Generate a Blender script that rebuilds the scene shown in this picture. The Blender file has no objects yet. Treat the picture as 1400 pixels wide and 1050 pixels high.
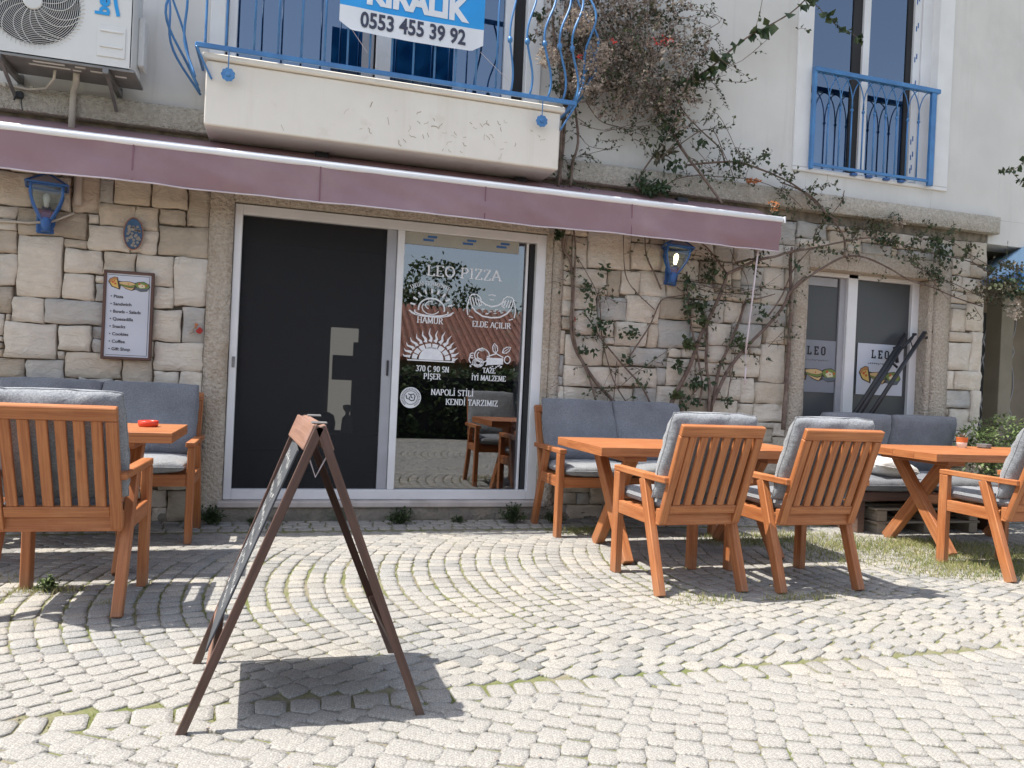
import bpy, bmesh, math, random
from mathutils import Vector, Matrix, Euler, noise
random.seed(11)
S = bpy.context.scene
COL = S.collection
rad = math.radians
# ---------------------------------------------------------------- camera
FPX = 1050.0; PITCH, ROLL, YAW = rad(-0.19), rad(2.616), rad(16.54)
CAM = Vector((0, -6.0, 1.12))
FW = Vector((math.sin(YAW)*math.cos(PITCH), math.cos(YAW)*math.cos(PITCH), math.sin(PITCH)))
RT0 = Vector((math.cos(YAW), -math.sin(YAW), 0)); UP0 = RT0.cross(FW)
RT = math.cos(ROLL)*RT0 + math.sin(ROLL)*UP0
UP = -math.sin(ROLL)*RT0 + math.cos(ROLL)*UP0
cd = bpy.data.cameras.new('camera'); cam = bpy.data.objects.new('camera', cd); COL.objects.link(cam)
cam.matrix_world = Matrix(((RT.x, UP.x, -FW.x, CAM.x), (RT.y, UP.y, -FW.y, CAM.y), (RT.z, UP.z, -FW.z, CAM.z), (0, 0, 0, 1)))
cd.sensor_width = 36; cd.lens = 36*FPX/1400; cd.clip_start = .05; cd.clip_end = 500
S.camera = cam
# ---------------------------------------------------------------- world, sun, exposure
w = bpy.data.worlds.new('World'); S.world = w; w.use_nodes = True
nt = w.node_tree; nt.nodes.clear()
sky = nt.nodes.new('ShaderNodeTexSky'); sky.sky_type = 'NISHITA'; sky.sun_disc = False
sky.sun_elevation = rad(62.5); sky.sun_rotation = rad(-88); sky.air_density = 1.0; sky.dust_density = 1.6; sky.ozone_density = 1.0
bg = nt.nodes.new('ShaderNodeBackground'); bg.inputs['Strength'].default_value = .15
wo = nt.nodes.new('ShaderNodeOutputWorld'); hsv = nt.nodes.new('ShaderNodeHueSaturation'); hsv.inputs['Saturation'].default_value = .62; nt.links.new(sky.outputs[0], hsv.inputs['Color']); nt.links.new(hsv.outputs[0], bg.inputs[0]); nt.links.new(bg.outputs[0], wo.inputs[0])
sl = bpy.data.lights.new('sun', 'SUN'); sl.energy = 4.1; sl.angle = rad(.55); sl.color = (1, .95, .87)
sun = bpy.data.objects.new('sun', sl); COL.objects.link(sun)
SUNDIR = Vector((.52, -.035, -1)).normalized()
sun.rotation_euler = SUNDIR.to_track_quat('-Z', 'Y').to_euler()
S.view_settings.view_transform = 'Standard'; S.view_settings.look = 'None'
S.view_settings.exposure = .98; S.view_settings.gamma = 1
S.render.engine = 'CYCLES'

def at(px, py, Y):
    "point of the plane y=Y under photo pixel px,py (used to take measurements off the photograph)"
    d = FW*FPX + RT*(px-700) - UP*(py-525)
    return CAM + d*((Y+6.0)/d.y)

# ---------------------------------------------------------------- materials
def new_mat(name):
    m = bpy.data.materials.new(name); m.use_nodes = True
    n = m.node_tree; b = n.nodes['Principled BSDF']
    return m, n, b
def mat(name, c1, c2=None, scale=6, rough=.7, bump=0, bscale=40, detail=5, metal=0, spec=.4, contrast=(.35, .65), coord='Object', stretch=None, bdist=.01,
        c3=None, c3scale=2.0, c3range=(.58, .7), trans=0, streak=None):
    m, n, b = new_mat(name)
    tc = n.nodes.new('ShaderNodeTexCoord')
    src = tc.outputs[coord]
    if stretch:
        mp = n.nodes.new('ShaderNodeMapping'); mp.inputs['Scale'].default_value = stretch
        n.links.new(src, mp.inputs[0]); src = mp.outputs[0]
    b.inputs['Base Color'].default_value = (*c1, 1)
    b.inputs['Roughness'].default_value = rough; b.inputs['Metallic'].default_value = metal
    b.inputs['Specular IOR Level'].default_value = spec
    col = None
    if c2:
        no = n.nodes.new('ShaderNodeTexNoise'); no.inputs['Scale'].default_value = scale; no.inputs['Detail'].default_value = detail
        n.links.new(src, no.inputs['Vector'])
        mr = n.nodes.new('ShaderNodeMapRange'); mr.inputs[1].default_value, mr.inputs[2].default_value = contrast
        n.links.new(no.outputs[0], mr.inputs[0])
        mx = n.nodes.new('ShaderNodeMix'); mx.data_type = 'RGBA'
        mx.inputs[6].default_value = (*c1, 1); mx.inputs[7].default_value = (*c2, 1)
        n.links.new(mr.outputs[0], mx.inputs[0]); col = mx.outputs[2]
    if c3:
        no = n.nodes.new('ShaderNodeTexNoise'); no.inputs['Scale'].default_value = c3scale; no.inputs['Detail'].default_value = 6; no.inputs['Roughness'].default_value = .65
        n.links.new(tc.outputs['Object'], no.inputs['Vector'])
        mr = n.nodes.new('ShaderNodeMapRange'); mr.inputs[1].default_value, mr.inputs[2].default_value = c3range
        n.links.new(no.outputs[0], mr.inputs[0])
        mx = n.nodes.new('ShaderNodeMix'); mx.data_type = 'RGBA'
        mx.inputs[6].default_value = (*c1, 1); mx.inputs[7].default_value = (*c3, 1)
        if col: n.links.new(col, mx.inputs[6])
        n.links.new(mr.outputs[0], mx.inputs[0]); col = mx.outputs[2]
    if streak:   # rain streaks and dirt runs: noise stretched down the wall
        mp2 = n.nodes.new('ShaderNodeMapping'); mp2.inputs['Scale'].default_value = (5.5, 5.5, .35); n.links.new(tc.outputs['Object'], mp2.inputs[0])
        no = n.nodes.new('ShaderNodeTexNoise'); no.inputs['Scale'].default_value = 1.6; no.inputs['Detail'].default_value = 7; no.inputs['Roughness'].default_value = .7; n.links.new(mp2.outputs[0], no.inputs['Vector'])
        mr = n.nodes.new('ShaderNodeMapRange'); mr.inputs[1].default_value, mr.inputs[2].default_value, mr.inputs[4].default_value = .54, .82, .45; n.links.new(no.outputs[0], mr.inputs[0])
        mx = n.nodes.new('ShaderNodeMix'); mx.data_type = 'RGBA'; mx.inputs[6].default_value = (*c1, 1); mx.inputs[7].default_value = (*streak, 1)
        if col: n.links.new(col, mx.inputs[6])
        n.links.new(mr.outputs[0], mx.inputs[0]); col = mx.outputs[2]
    if col: n.links.new(col, b.inputs['Base Color'])
    if bump:
        nb = n.nodes.new('ShaderNodeTexNoise'); nb.inputs['Scale'].default_value = bscale; nb.inputs['Detail'].default_value = 6
        n.links.new(src, nb.inputs['Vector'])
        bu = n.nodes.new('ShaderNodeBump'); bu.inputs['Strength'].default_value = bump; bu.inputs['Distance'].default_value = bdist
        n.links.new(nb.outputs[0], bu.inputs['Height']); n.links.new(bu.outputs[0], b.inputs['Normal'])
    if trans:
        tr = n.nodes.new('ShaderNodeBsdfTranslucent'); tr.inputs[0].default_value = (*c1, 1)
        if col: n.links.new(col, tr.inputs[0])
        ms = n.nodes.new('ShaderNodeMixShader'); ms.inputs[0].default_value = trans
        out = n.nodes['Material Output']
        n.links.new(b.outputs[0], ms.inputs[1]); n.links.new(tr.outputs[0], ms.inputs[2]); n.links.new(ms.outputs[0], out.inputs[0])
    return m
M = {}
# stone colours vary from stone to stone through a per-object random number and the colour class
def stone_mat(name, c1, c2, c3, bump=.7):
    m, n, b = new_mat(name)
    tc = n.nodes.new('ShaderNodeTexCoord'); gi = n.nodes.new('ShaderNodeNewGeometry')
    no = n.nodes.new('ShaderNodeTexNoise'); no.inputs['Scale'].default_value = 7; no.inputs['Detail'].default_value = 8; no.inputs['Roughness'].default_value = .62; no.inputs['Distortion'].default_value = .6
    n.links.new(tc.outputs['Object'], no.inputs['Vector'])
    mr = n.nodes.new('ShaderNodeMapRange'); mr.inputs[1].default_value = .36; mr.inputs[2].default_value = .66; n.links.new(no.outputs[0], mr.inputs[0])
    mx = n.nodes.new('ShaderNodeMix'); mx.data_type = 'RGBA'; mx.inputs[6].default_value = (*c1, 1); mx.inputs[7].default_value = (*c2, 1); n.links.new(mr.outputs[0], mx.inputs[0])
    n2 = n.nodes.new('ShaderNodeTexNoise'); n2.inputs['Scale'].default_value = 2.3; n2.inputs['Detail'].default_value = 5; n.links.new(tc.outputs['Object'], n2.inputs['Vector'])
    r2 = n.nodes.new('ShaderNodeMapRange'); r2.inputs[1].default_value = .5; r2.inputs[2].default_value = .72; n.links.new(n2.outputs[0], r2.inputs[0])
    m2 = n.nodes.new('ShaderNodeMix'); m2.data_type = 'RGBA'; m2.inputs[7].default_value = (*c3, 1); n.links.new(mx.outputs[2], m2.inputs[6]); n.links.new(r2.outputs[0], m2.inputs[0])
    hs = n.nodes.new('ShaderNodeHueSaturation'); n.links.new(m2.outputs[2], hs.inputs['Color'])
    rv = n.nodes.new('ShaderNodeMapRange'); rv.inputs[3].default_value = .82; rv.inputs[4].default_value = 1.14
    n.links.new(gi.outputs['Random Per Island'], rv.inputs[0]); n.links.new(rv.outputs[0], hs.inputs['Value'])
    n.links.new(hs.outputs[0], b.inputs['Base Color'])
    b.inputs['Roughness'].default_value = .88; b.inputs['Specular IOR Level'].default_value = .25
    nb = n.nodes.new('ShaderNodeTexNoise'); nb.inputs['Scale'].default_value = 11; nb.inputs['Detail'].default_value = 11; nb.inputs['Roughness'].default_value = .7; nb.inputs['Distortion'].default_value = 1.6
    mp = n.nodes.new('ShaderNodeMapping'); mp.inputs['Scale'].default_value = (1, 1, 2.1); n.links.new(tc.outputs['Object'], mp.inputs[0]); n.links.new(mp.outputs[0], nb.inputs['Vector'])
    bu = n.nodes.new('ShaderNodeBump'); bu.inputs['Strength'].default_value = bump; bu.inputs['Distance'].default_value = .045
    n.links.new(nb.outputs[0], bu.inputs['Height']); n.links.new(bu.outputs[0], b.inputs['Normal'])
    return m
M['stone0'] = stone_mat('cream_limestone', (.74, .67, .57), (.64, .565, .47), (.68, .63, .56))
M['stone1'] = stone_mat('grey_limestone', (.52, .50, .465), (.44, .425, .395), (.60, .55, .48))
M['stone2'] = stone_mat('tan_limestone', (.65, .56, .45), (.55, .47, .37), (.67, .59, .49))
M['stone3'] = stone_mat('brown_limestone', (.51, .44, .35), (.40, .34, .265), (.60, .51, .41))
M['mortar'] = mat('dark_joint_mortar', (.13, .11, .085), (.26, .22, .17), 14, .95, .5, 60)
M['stucco'] = mat('rough_beige_stucco', (.55, .485, .405), (.42, .36, .29), 45, .95, 1.0, 48, bdist=.035, c3=(.36, .27, .19), c3scale=1.7, c3range=(.52, .75))
M['ledge'] = mat('rough_ledge_render', (.54, .495, .43), (.41, .37, .315), 40, .95, 1.0, 60, bdist=.03, c3=(.30, .25, .19), c3scale=1.3, c3range=(.55, .78))
M['plaster'] = mat('white_painted_plaster', (.65, .63, .60), (.60, .58, .55), 2.2, .9, .22, 60, bdist=.004, c3=(.48, .46, .44), c3scale=.8, c3range=(.55, .85), streak=(.42, .395, .36))
M['balcony'] = mat('cream_painted_concrete', (.78, .735, .665), (.74, .69, .62), 3, .88, .2, 50, bdist=.004, c3=(.57, .49, .39), c3scale=2.6, c3range=(.58, .82), streak=(.62, .55, .46))
M['trim'] = mat('white_trim_paint', (.74, .735, .73), (.69, .685, .675), 5, .75, .12, 60, bdist=.003)
M['pvc'] = mat('white_window_profile', (.70, .70, .71), (.64, .64, .645), 4, .38, spec=.5, c3=(.50, .48, .44), c3scale=3.5, c3range=(.6, .9))
M['pvc_grey'] = mat('grey_sash_profile', (.36, .36, .38), (.31, .31, .33), 4, .45)
M['marble'] = mat('worn_marble_sill', (.52, .47, .43), (.42, .37, .34), 6, .6, .15, 50, bdist=.004, c3=(.30, .27, .23), c3scale=3, c3range=(.55, .8))
M['plinth'] = mat('damp_concrete_plinth', (.30, .26, .21), (.20, .18, .15), 9, .95, .9, 40, bdist=.02, c3=(.09, .10, .07), c3scale=3.5, c3range=(.52, .68))
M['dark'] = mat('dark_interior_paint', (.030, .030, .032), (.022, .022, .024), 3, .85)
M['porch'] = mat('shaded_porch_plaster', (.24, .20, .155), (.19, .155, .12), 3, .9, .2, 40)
M['grey_film'] = mat('grey_window_film', (.055, .057, .062), (.048, .05, .055), 2, .35, spec=.5)
M['poster'] = mat('white_poster_paper', (.52, .54, .60), (.49, .51, .57), 5, .6)
M['poster_in'] = mat('poster_behind_tinted_glass', (.22, .23, .26), (.20, .21, .24), 5, .5)
M['ink'] = mat('black_ink', (.018, .018, .022), rough=.6)
M['ink_grey'] = mat('grey_ink', (.13, .13, .15), rough=.6)
M['white_ink'] = mat('white_window_vinyl', (.74, .75, .77), (.66, .67, .69), 30, .55)
M['blue_paint'] = mat('blue_gloss_paint', (.055, .20, .45), (.045, .155, .36), 9, .38, .15, 60, spec=.5, bdist=.002, c3=(.10, .27, .52), c3scale=4, c3range=(.55, .8))
M['blue_dark'] = mat('deep_blue_lamp_paint', (.02, .085, .27), (.03, .12, .34), 12, .4, .1, 60, spec=.5, bdist=.002)
M['blue_canopy'] = mat('pale_blue_canopy_paint', (.30, .46, .64), (.25, .40, .58), 6, .6)
M['wood'] = None
def wood(name, c1, c2, c3, rough=.42):
    m, n, b = new_mat(name)
    uv = n.nodes.new('ShaderNodeUVMap'); oi = n.nodes.new('ShaderNodeNewGeometry')
    mp = n.nodes.new('ShaderNodeMapping'); mp.inputs['Scale'].default_value = (1.3, 40, 1); n.links.new(uv.outputs[0], mp.inputs[0])
    ad = n.nodes.new('ShaderNodeVectorMath'); ad.operation = 'ADD'
    cb = n.nodes.new('ShaderNodeCombineXYZ'); ml = n.nodes.new('ShaderNodeMath'); ml.operation = 'MULTIPLY'; ml.inputs[1].default_value = 37
    n.links.new(oi.outputs['Random Per Island'], ml.inputs[0]); n.links.new(ml.outputs[0], cb.inputs[0]); n.links.new(ml.outputs[0], cb.inputs[1])
    n.links.new(mp.outputs[0], ad.inputs[0]); n.links.new(cb.outputs[0], ad.inputs[1])
    no = n.nodes.new('ShaderNodeTexNoise'); no.inputs['Scale'].default_value = 1.6; no.inputs['Detail'].default_value = 7; no.inputs['Roughness'].default_value = .6; no.inputs['Distortion'].default_value = 1.1
    n.links.new(ad.outputs[0], no.inputs['Vector'])
    rp = n.nodes.new('ShaderNodeValToRGB'); rp.color_ramp.elements[0].position = .38; rp.color_ramp.elements[1].position = .62
    rp.color_ramp.elements[0].color = (*c2, 1); rp.color_ramp.elements[1].color = (*c1, 1)
    n.links.new(no.outputs[0], rp.inputs[0])
    # sparse darker knots
    mk = n.nodes.new('ShaderNodeMapping'); mk.inputs['Scale'].default_value = (3.2, 9, 1); n.links.new(uv.outputs[0], mk.inputs[0])
    ak = n.nodes.new('ShaderNodeVectorMath'); ak.operation = 'ADD'; n.links.new(mk.outputs[0], ak.inputs[0]); n.links.new(cb.outputs[0], ak.inputs[1])
    vo = n.nodes.new('ShaderNodeTexVoronoi'); vo.inputs['Scale'].default_value = 1.0; n.links.new(ak.outputs[0], vo.inputs['Vector'])
    kr = n.nodes.new('ShaderNodeMapRange'); kr.inputs[1].default_value = .03; kr.inputs[2].default_value = .12; kr.inputs[3].default_value = .55; kr.inputs[4].default_value = 0
    n.links.new(vo.outputs['Distance'], kr.inputs[0])
    mx = n.nodes.new('ShaderNodeMix'); mx.data_type = 'RGBA'; mx.inputs[7].default_value = (*c3, 1)
    n.links.new(rp.outputs[0], mx.inputs[6]); n.links.new(kr.outputs[0], mx.inputs[0])
    hs = n.nodes.new('ShaderNodeHueSaturation'); rv = n.nodes.new('ShaderNodeMapRange'); rv.inputs[3].default_value = .86; rv.inputs[4].default_value = 1.12
    n.links.new(oi.outputs['Random Per Island'], rv.inputs[0]); n.links.new(rv.outputs[0], hs.inputs['Value']); n.links.new(mx.outputs[2], hs.inputs['Color'])
    # scuffed, dusty feet and sun-faded patches
    tc = n.nodes.new('ShaderNodeTexCoord'); sx = n.nodes.new('ShaderNodeSeparateXYZ'); n.links.new(tc.outputs['Object'], sx.inputs[0])
    dn = n.nodes.new('ShaderNodeTexNoise'); dn.inputs['Scale'].default_value = 14; dn.inputs['Detail'].default_value = 6; n.links.new(tc.outputs['Object'], dn.inputs['Vector'])
    fz_ = n.nodes.new('ShaderNodeMapRange'); fz_.inputs[1].default_value = .0; fz_.inputs[2].default_value = .13; fz_.inputs[3].default_value = .55; fz_.inputs[4].default_value = 0; n.links.new(sx.outputs[2], fz_.inputs[0])
    pm = n.nodes.new('ShaderNodeMath'); pm.operation = 'MULTIPLY'; n.links.new(fz_.outputs[0], pm.inputs[0]); n.links.new(dn.outputs[0], pm.inputs[1])
    md = n.nodes.new('ShaderNodeMix'); md.data_type = 'RGBA'; md.inputs[7].default_value = (.22, .17, .12, 1); n.links.new(hs.outputs[0], md.inputs[6]); n.links.new(pm.outputs[0], md.inputs[0])
    fn = n.nodes.new('ShaderNodeTexNoise'); fn.inputs['Scale'].default_value = 3.1; fn.inputs['Detail'].default_value = 7; fn.inputs['Roughness'].default_value = .7; n.links.new(tc.outputs['Object'], fn.inputs['Vector'])
    fr_ = n.nodes.new('ShaderNodeMapRange'); fr_.inputs[1].default_value = .5; fr_.inputs[2].default_value = .72; fr_.inputs[4].default_value = .4; n.links.new(fn.outputs[0], fr_.inputs[0])
    mf = n.nodes.new('ShaderNodeMix'); mf.data_type = 'RGBA'; mf.inputs[7].default_value = (min(1, c1[0]*1.12), c1[1]*1.45, c1[2]*1.9, 1); n.links.new(md.outputs[2], mf.inputs[6]); n.links.new(fr_.outputs[0], mf.inputs[0])
    n.links.new(mf.outputs[2], b.inputs['Base Color'])
    rr = n.nodes.new('ShaderNodeMapRange'); rr.inputs[3].default_value = rough-.06; rr.inputs[4].default_value = rough+.25; n.links.new(fn.outputs[0], rr.inputs[0]); n.links.new(rr.outputs[0], b.inputs['Roughness'])
    b.inputs['Specular IOR Level'].default_value = .4
    bu = n.nodes.new('ShaderNodeBump'); bu.inputs['Strength'].default_value = .18; bu.inputs['Distance'].default_value = .003
    n.links.new(no.outputs[0], bu.inputs['Height']); n.links.new(bu.outputs[0], b.inputs['Normal'])
    return m
M['wood'] = wood('orange_stained_wood', (.43, .165, .060), (.28, .09, .030), (.13, .034, .012))
M['wood_dark'] = wood('dark_brown_wood', (.115, .062, .047), (.075, .040, .030), (.03, .014, .01), .5)
M['wood_red'] = wood('reddish_brown_wood', (.27, .15, .105), (.19, .10, .068), (.08, .03, .02), .5)
M['wood_pale'] = wood('weathered_pallet_wood', (.34, .29, .22), (.24, .20, .155), (.12, .09, .07), .8)
def fabric(name, c1, c2, scale=420, mottled=.25):
    m, n, b = new_mat(name)
    tc = n.nodes.new('ShaderNodeTexCoord')
    no = n.nodes.new('ShaderNodeTexNoise'); no.inputs['Scale'].default_value = 130; no.inputs['Detail'].default_value = 3; no.inputs['Roughness'].default_value = .8
    n.links.new(tc.outputs['Object'], no.inputs['Vector'])
    n2 = n.nodes.new('ShaderNodeTexNoise'); n2.inputs['Scale'].default_value = 5; n2.inputs['Detail'].default_value = 4; n.links.new(tc.outputs['Object'], n2.inputs['Vector'])
    mr = n.nodes.new('ShaderNodeMapRange'); mr.inputs[1].default_value = .38; mr.inputs[2].default_value = .62; n.links.new(no.outputs[0], mr.inputs[0])
    mx = n.nodes.new('ShaderNodeMix'); mx.data_type = 'RGBA'; mx.inputs[6].default_value = (*c1, 1); mx.inputs[7].default_value = (*c2, 1); n.links.new(mr.outputs[0], mx.inputs[0])
    hs = n.nodes.new('ShaderNodeHueSaturation'); rv = n.nodes.new('ShaderNodeMapRange'); rv.inputs[1].default_value = .3; rv.inputs[2].default_value = .7; rv.inputs[3].default_value = 1-mottled*.5; rv.inputs[4].default_value = 1+mottled*.5
    n.links.new(n2.outputs[0], rv.inputs[0]); n.links.new(rv.outputs[0], hs.inputs['Value']); n.links.new(mx.outputs[2], hs.inputs['Color']); n.links.new(hs.outputs[0], b.inputs['Base Color'])
    b.inputs['Roughness'].default_value = .95; b.inputs['Specular IOR Level'].default_value = .15; b.inputs['Sheen Weight'].default_value = .25
    wv = n.nodes.new('ShaderNodeTexVoronoi'); wv.inputs['Scale'].default_value = scale; n.links.new(tc.outputs['Object'], wv.inputs['Vector'])
    bu = n.nodes.new('ShaderNodeBump'); bu.inputs['Strength'].default_value = .5; bu.inputs['Distance'].default_value = .002
    n.links.new(wv.outputs['Distance'], bu.inputs['Height'])
    b2 = n.nodes.new('ShaderNodeBump'); b2.inputs['Strength'].default_value = .5; b2.inputs['Distance'].default_value = .02
    n3 = n.nodes.new('ShaderNodeTexNoise'); n3.inputs['Scale'].default_value = 9; n3.inputs['Detail'].default_value = 3; n3.inputs['Distortion'].default_value = 1.2; n.links.new(tc.outputs['Object'], n3.inputs['Vector'])
    n.links.new(n3.outputs[0], b2.inputs['Height']); n.links.new(bu.outputs[0], b2.inputs['Normal']); n.links.new(b2.outputs[0], b.inputs['Normal'])
    return m
M['fab'] = fabric('light_grey_woven_fabric', (.17, .18, .195), (.29, .30, .315))
M['fab_blue'] = fabric('slate_grey_woven_fabric', (.13, .138, .155), (.205, .213, .235))
M['fab_white'] = fabric('white_cushion_fabric', (.70, .69, .67), (.80, .79, .77))
M['awning'] = mat('maroon_awning_cloth', (.40, .265, .295), (.36, .235, .26), 1.5, .85, .25, 300, bdist=.002, c3=(.45, .32, .34), c3scale=2.0, c3range=(.45, .8), trans=.3)
M['awning_bar'] = mat('white_awning_bar', (.80, .81, .83), (.74, .75, .77), 3, .35, spec=.5)
M['hem'] = mat('pale_hem_tape', (.62, .55, .57), (.54, .47, .49), 6, .8)
M['ac'] = mat('white_powder_coat', (.66, .66, .65), (.60, .60, .59), 3, .45, c3=(.50, .49, .46), c3scale=2.5, c3range=(.6, .9))
M['galv'] = mat('galvanised_steel', (.27, .265, .26), (.20, .195, .19), 8, .5, metal=.6)
M['black_metal'] = mat('black_metal', (.02, .021, .026), (.03, .031, .036), 10, .45)
M['pipe'] = mat('beige_conduit_plastic', (.50, .46, .40), (.42, .38, .33), 8, .6)
M['blue_logo'] = mat('bright_blue_print', (.02, .30, .68), rough=.5)
M['banner_blue'] = mat('blue_banner_vinyl', (.02, .29, .70), (.03, .33, .74), 3, .45)
M['banner_white'] = mat('white_banner_vinyl', (.72, .74, .78), (.68, .70, .74), 3, .45)
M['banner_ink'] = mat('navy_banner_ink', (.045, .05, .085), rough=.5)
M['slate'] = mat('black_chalkboard', (.055, .058, .065), (.085, .09, .097), 5, .75, spec=.15, c3=(.08, .083, .088), c3scale=7, c3range=(.5, .8))
M['chalk'] = mat('white_chalk', (.72, .72, .70), rough=.95)
M['red_plastic'] = mat('red_glazed_ashtray', (.55, .035, .015), (.62, .055, .02), 8, .3, spec=.5)
M['terracotta'] = mat('orange_terracotta', (.55, .16, .045), (.48, .13, .04), 12, .7)
M['white_glaze'] = mat('white_glaze', (.72, .68, .62), rough=.4)
M['grey_ash'] = mat('grey_stone_ashtray', (.20, .195, .19), (.13, .125, .12), 20, .6)
M['bark'] = mat('brown_vine_bark', (.185, .13, .105), (.115, .08, .065), 30, .9, .8, 120, bdist=.004, c3=(.26, .205, .17), c3scale=8, c3range=(.5, .75))
M['twig'] = mat('dark_twig_bark', (.12, .085, .07), (.075, .055, .045), 30, .9)
M['leaf'] = mat('dull_green_leaf', (.055, .085, .032), (.095, .12, .05), 12, .6, trans=.25)
M['leaf_dark'] = mat('dark_green_leaf', (.030, .055, .026), (.055, .085, .035), 12, .5, trans=.2)
M['leaf_purple'] = mat('bronze_green_leaf', (.085, .062, .045), (.07, .085, .04), 10, .6, trans=.2)
M['leaf_light'] = mat('fresh_green_leaf', (.17, .24, .085), (.25, .31, .14), 9, .55, trans=.3)
M['bract'] = mat('dry_beige_bract', (.42, .35, .30), (.29, .225, .19), 18, .9, trans=.3)
M['bract_pale'] = mat('pale_dry_bract', (.56, .50, .42), (.44, .36, .30), 18, .9, trans=.3)
M['bract_red'] = mat('red_flower', (.55, .06, .05), rough=.8, trans=.3)
M['orange_leaf'] = mat('orange_dead_leaf', (.55, .22, .09), rough=.8, trans=.3)
M['grass'] = mat('short_green_grass', (.13, .185, .045), (.27, .28, .10), 3, .7, trans=.3)
M['grass_dry'] = mat('straw_grass', (.42, .37, .19), (.33, .31, .14), 5, .8, trans=.3)
M['tile'] = mat('terracotta_roof_tile', (.27, .125, .09), (.18, .085, .065), 4, .85, c3=(.24, .17, .13), c3scale=1.5)
M['bulb'] = None
def emis(name, c, s):
    m, n, b = new_mat(name); b.inputs['Emission Color'].default_value = (*c, 1); b.inputs['Emission Strength'].default_value = s; b.inputs['Base Color'].default_value = (*c, 1); return m
M['bulb'] = emis('lit_warm_bulb', (1, .88, .5), 3)
M['backlight'] = emis('daylit_far_window', (.62, .60, .54), .42)
def glass(name, refl, tint, rough=.0, gcol=(.95, .97, 1)):
    m, n, b = new_mat(name); n.nodes.remove(b)
    tr = n.nodes.new('ShaderNodeBsdfTransparent'); tr.inputs[0].default_value = (*tint, 1)
    gl = n.nodes.new('ShaderNodeBsdfGlossy'); gl.inputs['Roughness'].default_value = rough; gl.inputs[0].default_value = (*gcol, 1)
    fr = n.nodes.new('ShaderNodeFresnel'); fr.inputs[0].default_value = 1.5
    mr = n.nodes.new('ShaderNodeMapRange'); mr.inputs[3].default_value = refl; mr.inputs[4].default_value = 1; n.links.new(fr.outputs[0], mr.inputs[0])
    tc = n.nodes.new('ShaderNodeTexCoord'); no = n.nodes.new('ShaderNodeTexNoise'); no.inputs['Scale'].default_value = 1.2; no.inputs['Detail'].default_value = 1
    n.links.new(tc.outputs['Object'], no.inputs['Vector'])
    bu = n.nodes.new('ShaderNodeBump'); bu.inputs['Strength'].default_value = .06; bu.inputs['Distance'].default_value = .02; n.links.new(no.outputs[0], bu.inputs['Height']); n.links.new(bu.outputs[0], gl.inputs['Normal'])
    ms = n.nodes.new('ShaderNodeMixShader'); n.links.new(mr.outputs[0], ms.inputs[0]); n.links.new(tr.outputs[0], ms.inputs[1]); n.links.new(gl.outputs[0], ms.inputs[2])
    n.links.new(ms.outputs[0], n.nodes['Material Output'].inputs[0])
    return m
M['glass'] = glass('reflective_door_glass', .13, (.5, .52, .54))
M['glass_up'] = glass('reflective_upper_glass', .20, (.3, .32, .36), 0, (.62, .78, 1))
M['glass_clear'] = glass('clear_lamp_glass', .03, (.70, .76, .76), .1)
def screen_mat():
    m, n, b = new_mat('dark_insect_mesh'); b.inputs['Base Color'].default_value = (.014, .0145, .017, 1); b.inputs['Roughness'].default_value = .7
    tr = n.nodes.new('ShaderNodeBsdfTransparent'); ms = n.nodes.new('ShaderNodeMixShader'); ms.inputs[0].default_value = .5
    n.links.new(b.outputs[0], ms.inputs[1]); n.links.new(tr.outputs[0], ms.inputs[2]); n.links.new(ms.outputs[0], n.nodes['Material Output'].inputs[0]); return m
M['screen'] = screen_mat()
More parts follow.
